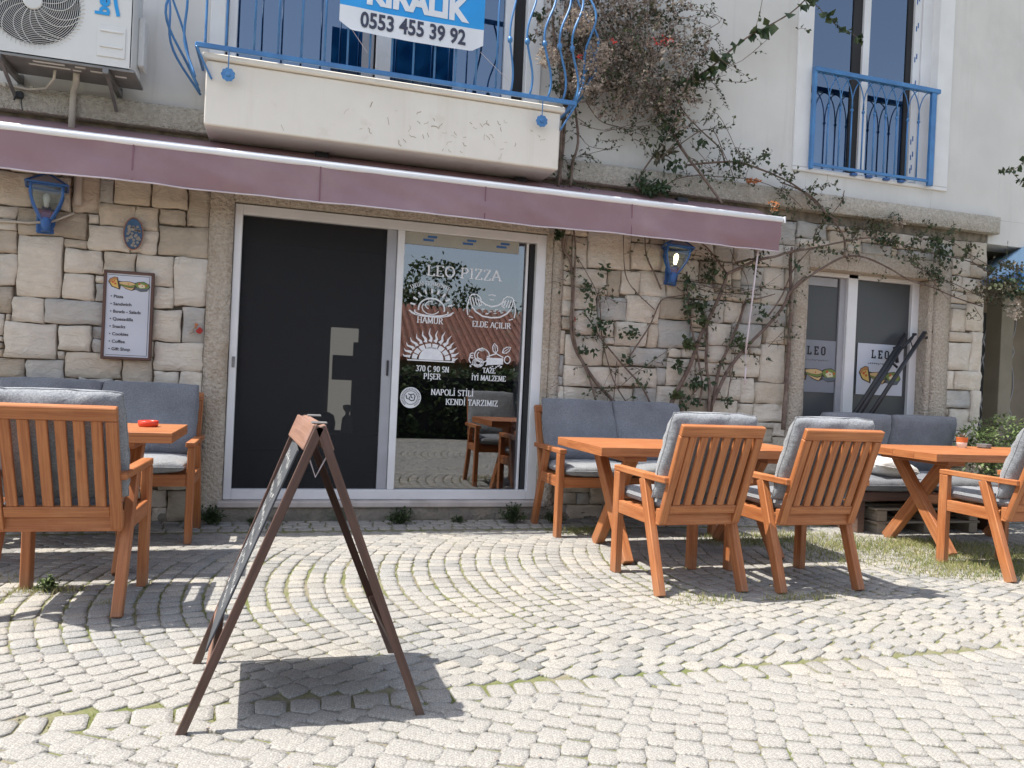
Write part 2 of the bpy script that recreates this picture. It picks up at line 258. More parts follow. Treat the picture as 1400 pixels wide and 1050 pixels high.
def cobble_mat():
    m, n, b = new_mat('pale_granite_cobble'); tc = n.nodes.new('ShaderNodeTexCoord'); gi = n.nodes.new('ShaderNodeNewGeometry')
    hv = n.nodes.new('ShaderNodeValToRGB'); e = hv.color_ramp.elements
    e[0].position = 0; e[0].color = (.225, .222, .212, 1); e[1].position = 1; e[1].color = (.375, .35, .31, 1)
    for p, c in ((.25, (.285, .281, .27, 1)), (.6, (.31, .302, .286, 1)), (.8, (.34, .325, .297, 1))):
        q = e.new(p); q.color = c
    n.links.new(gi.outputs['Random Per Island'], hv.inputs[0])
    no = n.nodes.new('ShaderNodeTexNoise'); no.inputs['Scale'].default_value = 150; no.inputs['Detail'].default_value = 3; no.inputs['Roughness'].default_value = .75; n.links.new(tc.outputs['Object'], no.inputs['Vector'])
    mr = n.nodes.new('ShaderNodeMapRange'); mr.inputs[1].default_value = .38; mr.inputs[2].default_value = .62; mr.inputs[3].default_value = .66; mr.inputs[4].default_value = 1.28; n.links.new(no.outputs[0], mr.inputs[0])
    n2 = n.nodes.new('ShaderNodeTexNoise'); n2.inputs['Scale'].default_value = 1.1; n2.inputs['Detail'].default_value = 5; n.links.new(tc.outputs['Object'], n2.inputs['Vector'])
    r2 = n.nodes.new('ShaderNodeMapRange'); r2.inputs[1].default_value = .4; r2.inputs[2].default_value = .68; n.links.new(n2.outputs[0], r2.inputs[0])
    mx = n.nodes.new('ShaderNodeMix'); mx.data_type = 'RGBA'; mx.inputs[7].default_value = (.365, .335, .29, 1); n.links.new(hv.outputs[0], mx.inputs[6])
    ml = n.nodes.new('ShaderNodeMath'); ml.operation = 'MULTIPLY'; ml.inputs[1].default_value = .6; n.links.new(r2.outputs[0], ml.inputs[0]); n.links.new(ml.outputs[0], mx.inputs[0])
    hs = n.nodes.new('ShaderNodeHueSaturation'); n.links.new(mx.outputs[2], hs.inputs['Color']); n.links.new(mr.outputs[0], hs.inputs['Value']); n.links.new(hs.outputs[0], b.inputs['Base Color'])
    b.inputs['Roughness'].default_value = .85; b.inputs['Specular IOR Level'].default_value = .3
    nb = n.nodes.new('ShaderNodeTexNoise'); nb.inputs['Scale'].default_value = 34; nb.inputs['Detail'].default_value = 9; nb.inputs['Roughness'].default_value = .7; n.links.new(tc.outputs['Object'], nb.inputs['Vector'])
    bu = n.nodes.new('ShaderNodeBump'); bu.inputs['Strength'].default_value = .9; bu.inputs['Distance'].default_value = .013; n.links.new(nb.outputs[0], bu.inputs['Height']); n.links.new(bu.outputs[0], b.inputs['Normal'])
    return m
M['cobble'] = cobble_mat()
def joint_mat():
    m, n, b = new_mat('sandy_mossy_ground'); tc = n.nodes.new('ShaderNodeTexCoord')
    no = n.nodes.new('ShaderNodeTexNoise'); no.inputs['Scale'].default_value = 2.6; no.inputs['Detail'].default_value = 9; no.inputs['Roughness'].default_value = .7; n.links.new(tc.outputs['Object'], no.inputs['Vector'])
    rp = n.nodes.new('ShaderNodeValToRGB'); e = rp.color_ramp.elements; e[0].position = .36; e[0].color = (.235, .205, .155, 1); e[1].position = .62; e[1].color = (.125, .145, .045, 1)
    q = e.new(.46); q.color = (.215, .195, .13, 1); q = e.new(.53); q.color = (.165, .17, .075, 1)
    n.links.new(no.outputs[0], rp.inputs[0]); n.links.new(rp.outputs[0], b.inputs['Base Color']); b.inputs['Roughness'].default_value = .95
    nb = n.nodes.new('ShaderNodeTexNoise'); nb.inputs['Scale'].default_value = 120; nb.inputs['Detail'].default_value = 6; n.links.new(tc.outputs['Object'], nb.inputs['Vector'])
    bu = n.nodes.new('ShaderNodeBump'); bu.inputs['Strength'].default_value = 1; bu.inputs['Distance'].default_value = .01; n.links.new(nb.outputs[0], bu.inputs['Height']); n.links.new(bu.outputs[0], b.inputs['Normal'])
    return m
M['joint'] = joint_mat()
def art(name, c): 
    if name not in M: M[name] = mat('print_'+name, c, rough=.6)
for k, c in dict(crust=(.42, .20, .07), cheese=(.62, .42, .12), tomato=(.50, .09, .03), bread=(.58, .40, .19), lettuce=(.16, .22, .05), outline=(.05, .035, .03), plate=(.10, .12, .14), cream_p=(.62, .56, .36)).items(): art(k, c)

# ---------------------------------------------------------------- mesh helpers
CORN = [(-1, -1, -1), (1, -1, -1), (1, 1, -1), (-1, 1, -1), (-1, -1, 1), (1, -1, 1), (1, 1, 1), (-1, 1, 1)]
class MB:
    def __init__(s): s.v = []; s.f = []; s.m = []; s.uv = []
    def face(s, idx, mi=0, uv=None):
        s.f.append(tuple(idx)); s.m.append(mi); s.uv.append(uv or [(0, 0)]*len(idx))
    def poly(s, pts, mi=0):
        b = len(s.v); s.v += [Vector(p) for p in pts]; s.face(range(b, b+len(pts)), mi)
    def box(s, c, size, rot=None, bev=.003, mi=0, taper=None):
        c = Vector(c); h = [x/2 for x in size]; bev = min(bev, min(h)*.45)
        R = rot if rot is not None else Matrix.Identity(3)
        L = max(range(3), key=lambda i: size[i]); base = len(s.v); loc = []
        for cx, cy, cz in CORN:
            sg = (cx, cy, cz)
            for ax in range(3):   # vertex lying on the face whose normal is ax
                p = [sg[i]*(h[i] if i == ax else h[i]-bev) for i in range(3)]
                if taper and cz > 0: p[0] *= taper; p[1] *= taper
                loc.append(Vector(p)); s.v.append(c + R @ Vector(p))
        ro = random.random()*3
        def uvf(ids, ax):
            o = [i for i in range(3) if i != L]
            other = o[0] if o[0] != ax else o[1]
            if ax == L: return [(loc[i][o[0]]+ro, loc[i][o[1]]+ro) for i in ids]
            return [(loc[i][L]+ro, loc[i][other]+ro+ax*.31) for i in ids]
        def fc(ids, ax):
            n = (loc[ids[1]]-loc[ids[0]]).cross(loc[ids[2]]-loc[ids[1]])
            cc = sum((loc[i] for i in ids), Vector())/len(ids)
            if n.dot(cc) < 0: ids = ids[::-1]
            s.face([base+i for i in ids], mi, uvf(ids, ax))
        for ax in range(3):
            for sg in (-1, 1):
                cs = [k for k in range(8) if CORN[k][ax] == sg]
                o = [i for i in range(3) if i != ax]
                cs.sort(key=lambda k: math.atan2(CORN[k][o[1]], CORN[k][o[0]]))
                fc([k*3+ax for k in cs], ax)
        for k in range(8):
            fc([k*3, k*3+1, k*3+2], 0)
            for ax in range(3):
                if CORN[k][ax] == -1:
                    j = [q for q in range(8) if all(CORN[q][i] == (CORN[k][i] if i != ax else 1) for i in range(3))][0]
                    a, b2 = [i for i in range(3) if i != ax]
                    fc([k*3+a, j*3+a, j*3+b2, k*3+b2], a)
    def beam(s, p, q, w, d, side=(0, 1, 0), bev=.003, mi=0):
        "bar from p to q; w measured along 'side', d across it"
        p, q = Vector(p), Vector(q); z = (q-p); L = z.length; z.normalize()
        x = Vector(side); x = (x - z*x.dot(z)).normalized(); y = z.cross(x)
        s.box((p+q)/2, (w, d, L), Matrix((x, y, z)).transposed(), bev, mi)
    def tube(s, pts, r, n=8, mi=0, cap=True):
        pts = [Vector(p) for p in pts]; k = len(pts)
        rr = r if isinstance(r, (list, tuple)) else [r]*k
        base = len(s.v); ref = Vector((.31, .17, .93))
        prev = None
        for i, p in enumerate(pts):
            t = (pts[min(i+1, k-1)]-pts[max(i-1, 0)])
            if t.length < 1e-9: t = Vector((0, 0, 1))
            t.normalize()
            if prev is None:
                a = t.cross(ref)
                if a.length < .05: a = t.cross(Vector((1, 0, 0)))
            else: a = prev - t*prev.dot(t)
            a.normalize(); prev = a; b = t.cross(a)
            for j in range(n):
                an = 2*math.pi*j/n; s.v.append(p + (a*math.cos(an)+b*math.sin(an))*rr[i])
        for i in range(k-1):
            for j in range(n):
                a = base+i*n+j; b = base+i*n+(j+1) % n
                s.face((a, b, b+n, a+n), mi, [(i*.1, j/n), (i*.1, (j+1)/n), (i*.1+.1, (j+1)/n), (i*.1+.1, j/n)])
        if cap:
            s.face([base+j for j in range(n)][::-1], mi); s.face([base+(k-1)*n+j for j in range(n)], mi)
    def lathe(s, c, prof, n=20, mi=0, axis=None):
        c = Vector(c); base = len(s.v); R = axis or Matrix.Identity(3)
        for r, z in prof:
            for j in range(n):
                a = 2*math.pi*j/n; s.v.append(c + R @ Vector((r*math.cos(a), r*math.sin(a), z)))
        for i in range(len(prof)-1):
            for j in range(n):
                a = base+i*n+j; b = base+i*n+(j+1) % n; s.face((a, b, b+n, a+n), mi)
    def prism(s, pts, d, mi=0):
        "outline (3D points in a plane) pushed by vector d"
        b = len(s.v); n = len(pts); d = Vector(d)
        s.v += [Vector(p) for p in pts] + [Vector(p)+d for p in pts]
        s.face(range(b, b+n), mi); s.face([b+n+i for i in range(n)][::-1], mi)
        for i in range(n): s.face((b+i, b+n+i, b+n+(i+1) % n, b+(i+1) % n), mi)
    def build(s, name, mats, parent=None, smooth=False, kind=None, fix=False):
        me = bpy.data.meshes.new(name); me.from_pydata([tuple(v) for v in s.v], [], s.f)
        for m in (mats if isinstance(mats, (list, tuple)) else [mats]): me.materials.append(m)
        me.polygons.foreach_set('material_index', s.m)
        u = me.uv_layers.new(name='UVMap'); fl = []
        for q in s.uv:
            for a in q: fl += [a[0], a[1]]
        u.data.foreach_set('uv', fl)
        if smooth: me.polygons.foreach_set('use_smooth', [True]*len(me.polygons))
        if fix:
            bm = bmesh.new(); bm.from_mesh(me); bmesh.ops.recalc_face_normals(bm, faces=bm.faces); bm.to_mesh(me); bm.free()
        me.update()
        o = bpy.data.objects.new(name, me); COL.objects.link(o)
        if parent is not None: o.parent = parent
        if kind: o['kind'] = kind
        return o
def tag(o, label, cat, group=None):
    o['label'] = label; o['category'] = cat
    if group: o['group'] = group
    return o
def thing(name, label, cat, loc=(0, 0, 0), rz=0, group=None):
    o = bpy.data.objects.new(name, None); COL.objects.link(o); o.location = loc; o.rotation_euler = (0, 0, rz); o.empty_display_size = .2
    return tag(o, label, cat, group)
def sub(name, parent):
    o = bpy.data.objects.new(name, None); COL.objects.link(o); o.parent = parent; o.empty_display_size = .1; return o
KIDS = {}
def copy_tree(src, loc, rz, label, parent=None):
    kids = [o for o in bpy.data.objects if o.parent is src]
    c = src.copy(); COL.objects.link(c)
    if parent is None:
        c.location = loc; c.rotation_euler = (0, 0, rz)
        if label: c['label'] = label
    else: c.parent = parent
    for k in kids: copy_tree(k, None, 0, None, c)
    return c
def one(fn, name, m, parent=None, smooth=False, kind=None, fix=False):
    b = MB(); fn(b); return b.build(name, m, parent, smooth, kind, fix)
def boxo(name, m, x0, x1, y0, y1, z0, z1, parent, bev=.004):
    b = MB(); b.box(((x0+x1)/2, (y0+y1)/2, (z0+z1)/2), (x1-x0, y1-y0, z1-z0), None, bev); return b.build(name, m, parent)
RX90 = Matrix(((1, 0, 0), (0, 0, -1), (0, 1, 0)))  # local xy -> world xz, local z -> -y
def text(s, size, m, parent, pos, name='lettering', bold=0, spacing=1.0, R=None, align='CENTER', shear=0, sx=1.0, arc=None, thick=.0015):
    cu = bpy.data.curves.new(name, 'FONT'); cu.body = s; cu.size = size; cu.offset = bold; cu.space_character = spacing
    cu.align_x = align; cu.align_y = 'CENTER'; cu.shear = shear; cu.extrude = thick/2; cu.resolution_u = 3
    ob = bpy.data.objects.new('t', cu); COL.objects.link(ob)
    dg = bpy.context.evaluated_depsgraph_get(); me = bpy.data.meshes.new_from_object(ob.evaluated_get(dg))
    bpy.data.objects.remove(ob); bpy.data.curves.remove(cu)
    R = R if R is not None else RX90; pos = Vector(pos)
    for v in me.vertices:
        c = v.co.copy(); c.x *= sx
        if arc: a = c.x/arc; c = Vector((math.sin(a)*(arc+c.y), math.cos(a)*(arc+c.y)-arc, c.z))
        v.co = pos + R @ c
    me.materials.clear(); me.materials.append(m); me.name = name
    o = bpy.data.objects.new(name, me); COL.objects.link(o); o.parent = parent; return o
# ribbon strokes for line drawings on a plane (x right, y up in plane units)
def ribbon(b, pts, w, mi=0, closed=False, T=None):
    b.zo = (getattr(b, 'zo', 0)+1) % 14; zo = b.zo*.00012   # each stroke sits a hair above the last
    P = [Vector((p[0], p[1], zo)) for p in pts]; n = len(P)
    if closed: P = P + [P[0]]; n += 1
    L = []; Rr = []
    for i in range(n):
        if closed: t = P[(i+1) % (n-1)] - P[(i-1) % (n-1)]
        else: t = P[min(i+1, n-1)]-P[max(i-1, 0)]
        if t.length < 1e-9: t = Vector((1, 0, 0))
        t.normalize(); s = Vector((-t.y, t.x, 0)); ww = (w(i/(n-1)) if callable(w) else w)/2
        L.append(P[i]+s*ww); Rr.append(P[i]-s*ww)
    base = len(b.v)
    for i in range(n): b.v += [T(L[i]), T(Rr[i])]
    for i in range(n-1): b.face((base+2*i+1, base+2*i+3, base+2*i+2, base+2*i), mi)
def arcpts(cx, cy, rx, ry, a0, a1, n=16):
    return [(cx+rx*math.cos(rad(a0+(a1-a0)*i/n)), cy+ry*math.sin(rad(a0+(a1-a0)*i/n))) for i in range(n+1)]
# serif stroke alphabet: strokes in a box of height 1; each stroke = (points, serif at start, serif at end)
def A_(*a): return a
SERIF = {
 'A': (.72, [([(0, 0), (.36, 1)], 1, 0), ([(.36, 1), (.72, 0)], 0, 1), ([(.14, .36), (.58, .36)], 0, 0)]),
 'C': (.68, [(arcpts(.38, .5, .36, .5, 45, 315, 14), 0, 0)]),
 'D': (.72, [([(.1, 0), (.1, 1)], 1, 1), ([(.1, 1)]+arcpts(.3, .5, .38, .5, 90, -90, 10)+[(.1, 0)], 0, 0)]),
 'E': (.62, [([(.1, 0), (.1, 1)], 1, 1), ([(.1, 1), (.56, 1), (.56, .85)], 0, 0), ([(.1, .5), (.44, .5)], 0, 0), ([(.1, 0), (.58, 0), (.58, .17)], 0, 0)]),
 'F': (.6, [([(.1, 0), (.1, 1)], 1, 1), ([(.1, 1), (.56, 1), (.56, .85)], 0, 0), ([(.1, .5), (.44, .5)], 0, 0)]),
 'H': (.76, [([(.1, 0), (.1, 1)], 1, 1), ([(.66, 0), (.66, 1)], 1, 1), ([(.1, .5), (.66, .5)], 0, 0)]),
 'I': (.3, [([(.15, 0), (.15, 1)], 1, 1)]),
 'K': (.72, [([(.1, 0), (.1, 1)], 1, 1), ([(.64, 1), (.12, .45)], 1, 0), ([(.28, .6), (.68, 0)], 0, 1)]),
 'L': (.6, [([(.1, 0), (.1, 1)], 1, 1), ([(.1, 0), (.56, 0), (.56, .18)], 0, 0)]),
 'M': (.9, [([(.08, 0), (.12, 1)], 1, 0), ([(.12, 1), (.45, .08)], 0, 0), ([(.45, .08), (.78, 1)], 0, 0), ([(.78, 1), (.82, 0)], 0, 1)]),
 'N': (.78, [([(.1, 0), (.1, 1)], 1, 0), ([(.1, 1), (.66, 0)], 0, 0), ([(.66, 0), (.66, 1)], 0, 1)]),
 'O': (.78, [(arcpts(.39, .5, .36, .5, 0, 360, 20), 0, 0)]),
 'P': (.62, [([(.1, 0), (.1, 1)], 1, 1), ([(.1, 1)]+arcpts(.3, .74, .26, .26, 90, -90, 8)+[(.1, .48)], 0, 0)]),
 'R': (.7, [([(.1, 0), (.1, 1)], 1, 1), ([(.1, 1)]+arcpts(.3, .75, .25, .25, 90, -90, 8)+[(.1, .5)], 0, 0), ([(.32, .5), (.66, 0)], 0, 1)]),
 'S': (.56, [([(.48, .82)]+arcpts(.27, .75, .2, .25, 40, 250, 8)+arcpts(.27, .25, .22, .25, 70, -150, 8), 0, 0)]),
 'T': (.66, [([(.33, 0), (.33, 1)], 1, 0), ([(.04, .84), (.04, 1), (.62, 1), (.62, .84)], 0, 0)]),
 'U': (.74, [([(.1, 1), (.1, .3)]+arcpts(.37, .28, .27, .28, 180, 360, 8)+[(.64, 1)], 1, 1)]),
 'V': (.7, [([(0, 1), (.35, 0)], 1, 0), ([(.35, 0), (.7, 1)], 0, 1)]),
 'Y': (.7, [([(.02, 1), (.35, .5)], 1, 0), ([(.68, 1), (.35, .5)], 1, 0), ([(.35, .5), (.35, 0)], 0, 1)]),
 'Z': (.62, [([(.06, .84), (.06, 1), (.56, 1), (.06, 0), (.58, 0), (.58, .17)], 0, 0)]),
 '0': (.6, [(arcpts(.3, .5, .25, .5, 0, 360, 18), 0, 0)]),
 '3': (.56, [(arcpts(.24, .75, .22, .25, 140, -80, 8)+arcpts(.24, .26, .26, .26, 80, -150, 9), 0, 0)]),
 '7': (.56, [([(.05, .84), (.05, 1), (.52, 1), (.2, 0)], 0, 0)]),
 '9': (.58, [(arcpts(.28, .68, .22, .3, 0, 360, 14), 0, 0), ([(.5, .68), (.44, .25), (.12, 0)], 0, 0)]),
 ' ': (.3, []),
}
SERIF['İ'] = (.3, SERIF['I'][1]+[([(.15, 1.18), (.15, 1.32)], 0, 0)])
SERIF['Ş'] = (.56, SERIF['S'][1]+[([(.27, 0), (.32, -.12), (.2, -.24)], 0, 0)])
SERIF['Ç'] = (.68, SERIF['C'][1]+[([(.4, 0), (.45, -.12), (.32, -.24)], 0, 0)])
def serif_text(b, s, cx, cy, h, T, mi=0, bold=.17, arc=None, gap=.13, maxw=None):
    tot = sum(SERIF[c][0]+gap for c in s)-gap; k = h
    sxk = 1.0
    if maxw: sxk = maxw/(tot*h)
    x = -tot*h*sxk/2
    for c in s:
        wd, st = SERIF[c]
        def P(p, x=x):
            X = x+p[0]*h*sxk; Y = p[1]*h-h/2
            if arc: a = X/arc; return (cx+math.sin(a)*(arc+Y), cy+math.cos(a)*(arc+Y)-arc)
            return (cx+X, cy+Y)
        for pts, s0, s1 in st:
            for i in range(len(pts)-1):
                a, q = pts[i], pts[i+1]; d = math.hypot(q[0]-a[0], q[1]-a[1])
                if d < 1e-6: continue
                vert = abs(q[1]-a[1])/d
                wdt = h*(bold*(.42+.58*vert))
                ex = .02
                ux, uy = (q[0]-a[0])/d*ex, (q[1]-a[1])/d*ex
                ribbon(b, [P((a[0]-ux, a[1]-uy)), P((q[0]+ux, q[1]+uy))], wdt, mi, T=T)
            for fl, p in ((s0, pts[0]), (s1, pts[-1])):
                if fl: 
                    yy = p[1] + (.03 if p[1] < .5 else -.03)
                    ribbon(b, [P((p[0]-.15, yy)), P((p[0]+.15, yy))], h*.075, mi, T=T)
        x += (wd+gap)*h*sxk
def vnoise(x, y, z=0, s=1.0): return noise.noise(Vector((x*s, y*s, z*s)))
# ================================================================ GROUND
g = MB(); g.poly([(-60, -70, -.0065), (80, -70, -.0065), (80, 40, -.0065), (-60, 40, -.0065)])
ground = g.build('ground', M['joint'], None, kind='structure')
pav = bpy.data.objects.new('cobbled_pavement', None); COL.objects.link(pav); pav['kind'] = 'structure'
def cobble(b, q, lift):
    "q: 4 corners in xy, counter-clockwise"
    c = Vector(((q[0][0]+q[1][0]+q[2][0]+q[3][0])/4, (q[0][1]+q[1][1]+q[2][1]+q[3][1])/4, 0))
    ring = []
    for i in range(4):
        p = Vector((*q[i], 0)); a = Vector((*q[i-1], 0)); d = Vector((*q[(i+1) % 4], 0))
        k = random.uniform(.05, .20)
        ring.append(p+(a-p)*k); ring.append(p+(d-p)*random.uniform(.05, .20))
    tx, ty = random.uniform(-.016, .016), random.uniform(-.016, .016)
    base = len(b.v)
    for sc, z in ((1.0, -.03), (.985, -.004), (.955, -.0005), (.6, .0004)):
        for p in ring:
            r = c+(p-c)*sc; dd = r-c
            b.v.append(Vector((r.x, r.y, z+lift+dd.x*tx+dd.y*ty+(random.uniform(-.0012, .0012) if sc < 1 else 0))))
    b.v.append(Vector((c.x, c.y, .0010+lift)))
    for k in range(3):
        for i in range(8):
            a = base+k*8+i; d = base+k*8+(i+1) % 8; b.face((a, d, d+8, a+8))
    for i in range(8): b.face((base+24+i, base+24+(i+1) % 8, base+32))
PITCH_C, SAG, BW = .097, .52, 2.95
cob = []
def band(yc, half, flip, x0, x1, ph):
    nk = int((x1-x0)/PITCH_C)
    for k in range(nk):
        xk = x0+k*PITCH_C+ph
        s = -half+random.uniform(0, .05)
        wob = random.uniform(-.004, .004)
        def X(y, e): 
            t = (y-yc)/half
            return xk+e*PITCH_C+SAG*t*t+.018*vnoise(xk*.9, y*.9, 3)+wob
        while s < half-.03:
            L = random.uniform(.070, .112)/math.sqrt(1+(2*SAG*(s/half)/half)**2)**.7
            e = min(s+L, half)
            if half-e < .04: e = half
            gp = random.uniform(.0025, .0055)
            gx = .035+random.uniform(0, .045)
            sl = 2*SAG*(s/half)/half*.8*PITCH_C   # end joints roughly square to the course
            sl2 = 2*SAG*(e/half)/half*.8*PITCH_C
            j = lambda: random.uniform(-.0058, .0058)
            ya, yb = yc+s+gp, yc+e-gp
            q = [(X(ya, gx)+j(), ya+sl*.5+j()), (X(ya, 1-gx)+j(), ya-sl*.5+j()), (X(yb, 1-gx)+j(), yb-sl2*.5+j()), (X(yb, gx)+j(), yb+sl2*.5+j())]
            cob.append(q); s = e
for yc, x0, x1, ph in ((-1.87, -4.2, 11.5, 0), (-4.812, -3.6, 8.5, .05), (-7.754, -3.6, 7, .02)):
    band(yc, BW/2-.062, False, x0-.6, x1, ph)
for ys in (-3.342, -6.285):
    x = -4.2
    while x < 11:
        L = random.uniform(.085, .135); j = lambda: random.uniform(-.009, .009); h_ = .058
        yy = ys+random.uniform(-.008, .008)
        cob.append([(x+.004+j(), yy-h_+j()), (x+L-.004+j(), yy-h_+j()), (x+L-.004+j(), yy+h_+j()), (x+.004+j(), yy+h_+j())]); x += L
# strip of plain setts against the wall foot and beyond it on the right
y = -.385
for r in range(4):
    x = -4.2+random.uniform(0, .1)
    while x < 11:
        L = random.uniform(.09, .14); j = lambda: random.uniform(-.005, .005)
        cob.append([(x+.005+j(), y+.005+j()), (x+L-.005+j(), y+.005+j()), (x+L-.005+j(), y+.095+j()), (x+.005+j(), y+.095+j())]); x += L
    y += .1
def screen(p):
    v = Vector(p)-CAM; d = v.dot(FW)
    return (700+FPX*v.dot(RT)/d, 525-FPX*v.dot(UP)/d, d) if d > .3 else (0, 0, -1)
near = []; far = []
for q in cob:
    c = (sum(p[0] for p in q)/4, sum(p[1] for p in q)/4, 0); a = screen(c)
    ok = a[2] > 0 and -10 < a[0] < 1410 and -10 < a[1] < 1060
    (near if ok else far).append((a[2] if ok else 99, c, q))
near.sort(key=lambda t: t[0]); far += near[300:]; near = near[:300]
def sink(c): return .0015*vnoise(c[0], c[1], 0, 1.3)+random.uniform(-.0012, .0012)
for d, c, q in near:
    b = MB(); cobble(b, [(p[0]-c[0], p[1]-c[1]) for p in q], 0)
    o = b.build('cobblestone', M['cobble'], pav, True); o.location = (c[0], c[1], sink(c))
b = MB()
for d, c, q in far: cobble(b, q, sink(c))
b.build('distant_cobblestones', M['cobble'], pav, True, kind='stuff')

